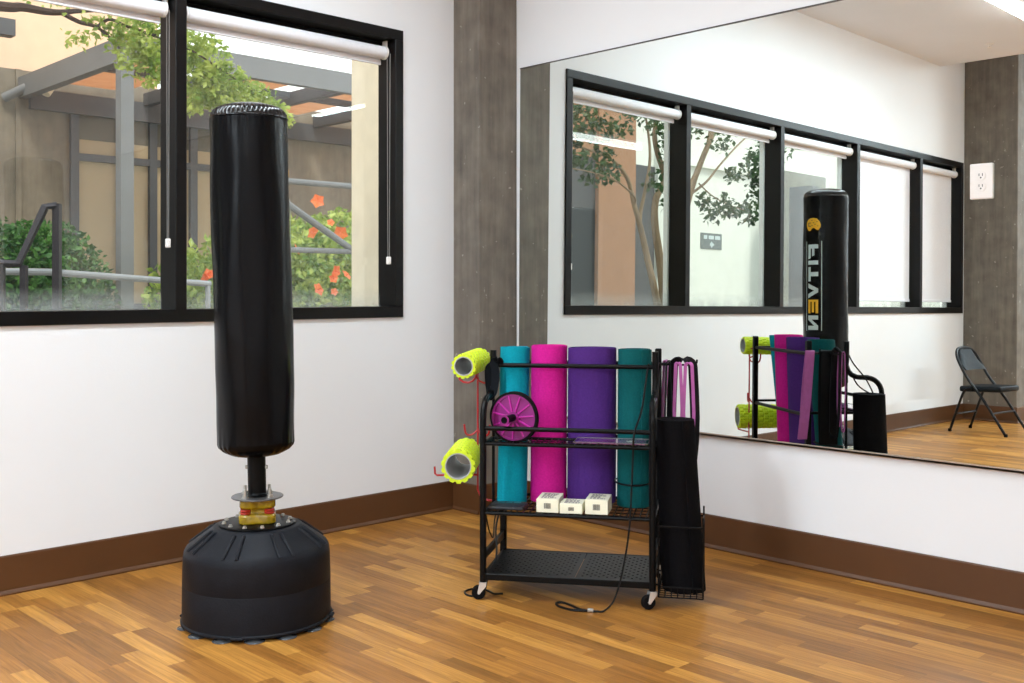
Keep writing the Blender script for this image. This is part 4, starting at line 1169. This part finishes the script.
stem([(-5.75, 3.2, -.02), (-5.73, 3.2, .97), (-5.65, 3.2, 1.53), (-5.55, 3.2, 1.95), (-5.56, 3.2, 2.23), (-5.71, 3.2, 2.49), (-5.57, 3.2, 2.8), (-5.53, 3.2, 3.02), (-5.66, 3.2, 3.4)], .055, .022)
stem([(-5.85, 3.3, -.02), (-5.94, 3.3, .96), (-6.08, 3.3, 1.63), (-6.34, 3.3, 2.36), (-6.58, 3.3, 2.8), (-6.87, 3.3, 3.25), (-6.99, 3.3, 3.6)], .05, .026)
stem([(-6.0, 3.2, 1.5), (-5.99, 3.1, 2.26), (-6.2, 3.1, 2.62), (-6.38, 3.1, 2.88), (-6.5, 3.1, 3.3)], .028, .014)
stem([(-6.34, 3.3, 2.36), (-6.53, 3.2, 2.52), (-6.81, 3.2, 2.75), (-7.2, 3.2, 3.04), (-7.51, 3.2, 3.23)], .018, .008, 'branch')
stem([(-4.93, 3.0, 2.12), (-4.8, 2.9, 2.2), (-4.49, 2.9, 2.34), (-4.1, 2.9, 2.39), (-3.83, 2.9, 2.4)], .014, .005, 'branch')
stem([(-6.45, 3.25, 2.5), (-6.5, 3.1, 2.35), (-6.7, 3.0, 2.25), (-7.1, 3.0, 2.2)], .010, .004, 'branch')
bm = B()
for c, r, n in [((-4.05, 3, 3.0), .26, 110), ((-3.97, 3, 2.8), .18, 60), ((-4.36, 3, 2.9), .2, 60), ((-4.68, 3, 2.9), .16, 26), ((-4.36, 3, 2.58), .2, 60), ((-4.52, 3, 2.44), .14, 34), ((-4.84, 3, 3.1), .16, 26), ((-5.19, 3, 3.12), .22, 50), ((-5.6, 3, 2.78), .22, 70), ((-5.7, 3.1, 3.06), .25, 90), ((-5.3, 3, 2.41), .18, 36), ((-5.75, 3.1, 2.2), .16, 40), ((-3.95, 3, 2.55), .18, 50), ((-4.2, 2.95, 2.36), .14, 26),
                ((-6.37, 3, 2.12), .14, 34), ((-6.63, 3, 2.22), .18, 60), ((-6.83, 3, 2.62), .14, 30), ((-7.3, 3, 2.75), .24, 100), ((-7.4, 3, 2.5), .2, 90), ((-6.2, 3, 2.26), .12, 30), ((-7.1, 3, 2.2), .22, 90), ((-6.52, 3, 3.0), .2, 40), ((-6.0, 3, 3.1), .2, 50), ((-7.6, 3.1, 2.9), .25, 90), ((-7.9, 3.1, 3.1), .3, 60)]:
    leaves(bm, in_blob(Vector(c) - O, (r, r * .8, r * .8), int(n * 1.6), 0.0), .075, .3, .2)
obj('foliage', bm, LEAFD, st)

# building across the court, seen in the mirror
fbd = thing('white_building', 'white stucco building with a grey arrow sign, seen in the mirror', 'building', (-7.0, 5.0, 0))
def fb_part(x0, x1, y0, y1, z0, z1, m, nm):
    b = B(); box(b, (x0 + 7.0, y0 - 5.0, z0), (x1 + 7.0, y1 - 5.0, z1)); return obj(nm, b, m, fbd)
fb_part(-11.0, -8.0, 5.06, 5.4, -.02, 6.0, WHITEX, 'white_wall')
fb_part(-11.0, -8.0, 4.99, 5.06, 3.08, 3.14, WHITEX, 'ledge')
fb_part(-7.50, -6.72, 5.06, 5.4, -.02, 5.5, PEACHDIM, 'peach_pilaster')
fb_part(-8.0, -7.50, 5.12, 5.4, -.02, 3.0, DARKX, 'recess')
fb_part(-8.0, -7.50, 5.12, 5.4, 3.0, 6, WHITEX, 'recess_head')
fb_part(-6.72, -3.3, 5.12, 5.4, -.02, 3.0, DARKX, 'dark_opening')
fb_part(-6.72, -3.3, 5.12, 5.4, 3.0, 6, PEACHDIM, 'upper_wall')
fb_part(-20, -11.0, 6.2, 6.5, -.02, 6, WHITEX, 'rear_wall')
bm = B(); box(bm, (-12.6, 5.0, -.02), (-11.2, 5.3, 3.25)); tag(obj('stucco_screen', bm, GREYX), 'grey stucco screen wall behind the reflected punching bag', 'screen wall')
bm = B(); box(bm, (-10.95, 4.2, -.02), (-10.75, 4.6, 2.9)); tag(obj('dark_post', bm, DKSTEEL), 'dark post at the edge of the white building in the mirror', 'post')
sg = thing('arrow_sign', 'small grey sign with white lettering and an arrow on the white building', 'sign', (-9.30, 5.06, 2.0))
bm = B(); box(bm, (-.27, -.012, -.12), (.27, .0, .12), .003); obj('sign_board', bm, SIGNG, sg)
bm = B()
for a, b in ((-.22, -.09), (-.055, .075), (.115, .20)): box(bm, (a, -.016, .03), (b, -.011, .085))
obj('lettering', bm, WPRINT, sg)
bm = B(); prism(bm, [(-.075, -.05), (.01, .0), (.01, -.03), (.04, -.03), (.04, -.07), (.01, -.07), (.01, -.10)], 0, .004, Matrix.Translation((0.0, -.011, .0)) @ Matrix.Rotation(R(90), 4, 'X'))
obj('arrow', bm, WPRINT, sg)

# ------------------------------------------------------------------ sky, sun, camera
w = bpy.data.worlds.new('sky'); SC.world = w; w.use_nodes = True
N = w.node_tree.nodes; L = w.node_tree.links
bg = N['Background']
tc = N.new('ShaderNodeTexCoord'); sp = N.new('ShaderNodeSeparateXYZ'); L.new(tc.outputs['Generated'], sp.inputs[0])
rp = N.new('ShaderNodeValToRGB'); rp.color_ramp.elements[0].position = .0; rp.color_ramp.elements[0].color = (1, .98, .94, 1)
rp.color_ramp.elements[1].position = .7; rp.color_ramp.elements[1].color = (.86, .92, 1, 1)
L.new(sp.outputs['Z'], rp.inputs['Fac']); L.new(rp.outputs['Color'], bg.inputs['Color'])
bg.inputs['Strength'].default_value = 2.2
sd = bpy.data.lights.new('sun', 'SUN'); sd.energy = 3.0; sd.angle = R(12); sd.color = (1, .93, .82)
so = bpy.data.objects.new('sun', sd); COL.objects.link(so); so.rotation_euler = (R(38), 0, R(-28)); so.location = (0, 4, 8)

cam = bpy.data.cameras.new('camera'); co = bpy.data.objects.new('camera', cam); COL.objects.link(co)
co.location = (-3.840, -4.1216, 1.14)
co.rotation_euler = (R(90), 0, R(45.775 - 90))
cam.sensor_width = 36; cam.lens = 1045.6 * 36 / 1024
cam.shift_y = -(341.5 - 289.8) / 1024
cam.clip_start = .05
SC.camera = co
SC.view_settings.view_transform = 'Standard'; SC.view_settings.look = 'None'
SC.view_settings.gamma = 1.0; SC.view_settings.use_curve_mapping = False
SC.view_settings.exposure = -0.08
SC.cycles.max_bounces = 10; SC.cycles.diffuse_bounces = 5; SC.cycles.glossy_bounces = 6; SC.cycles.transparent_max_bounces = 24
SC.cycles.sample_clamp_indirect = 8
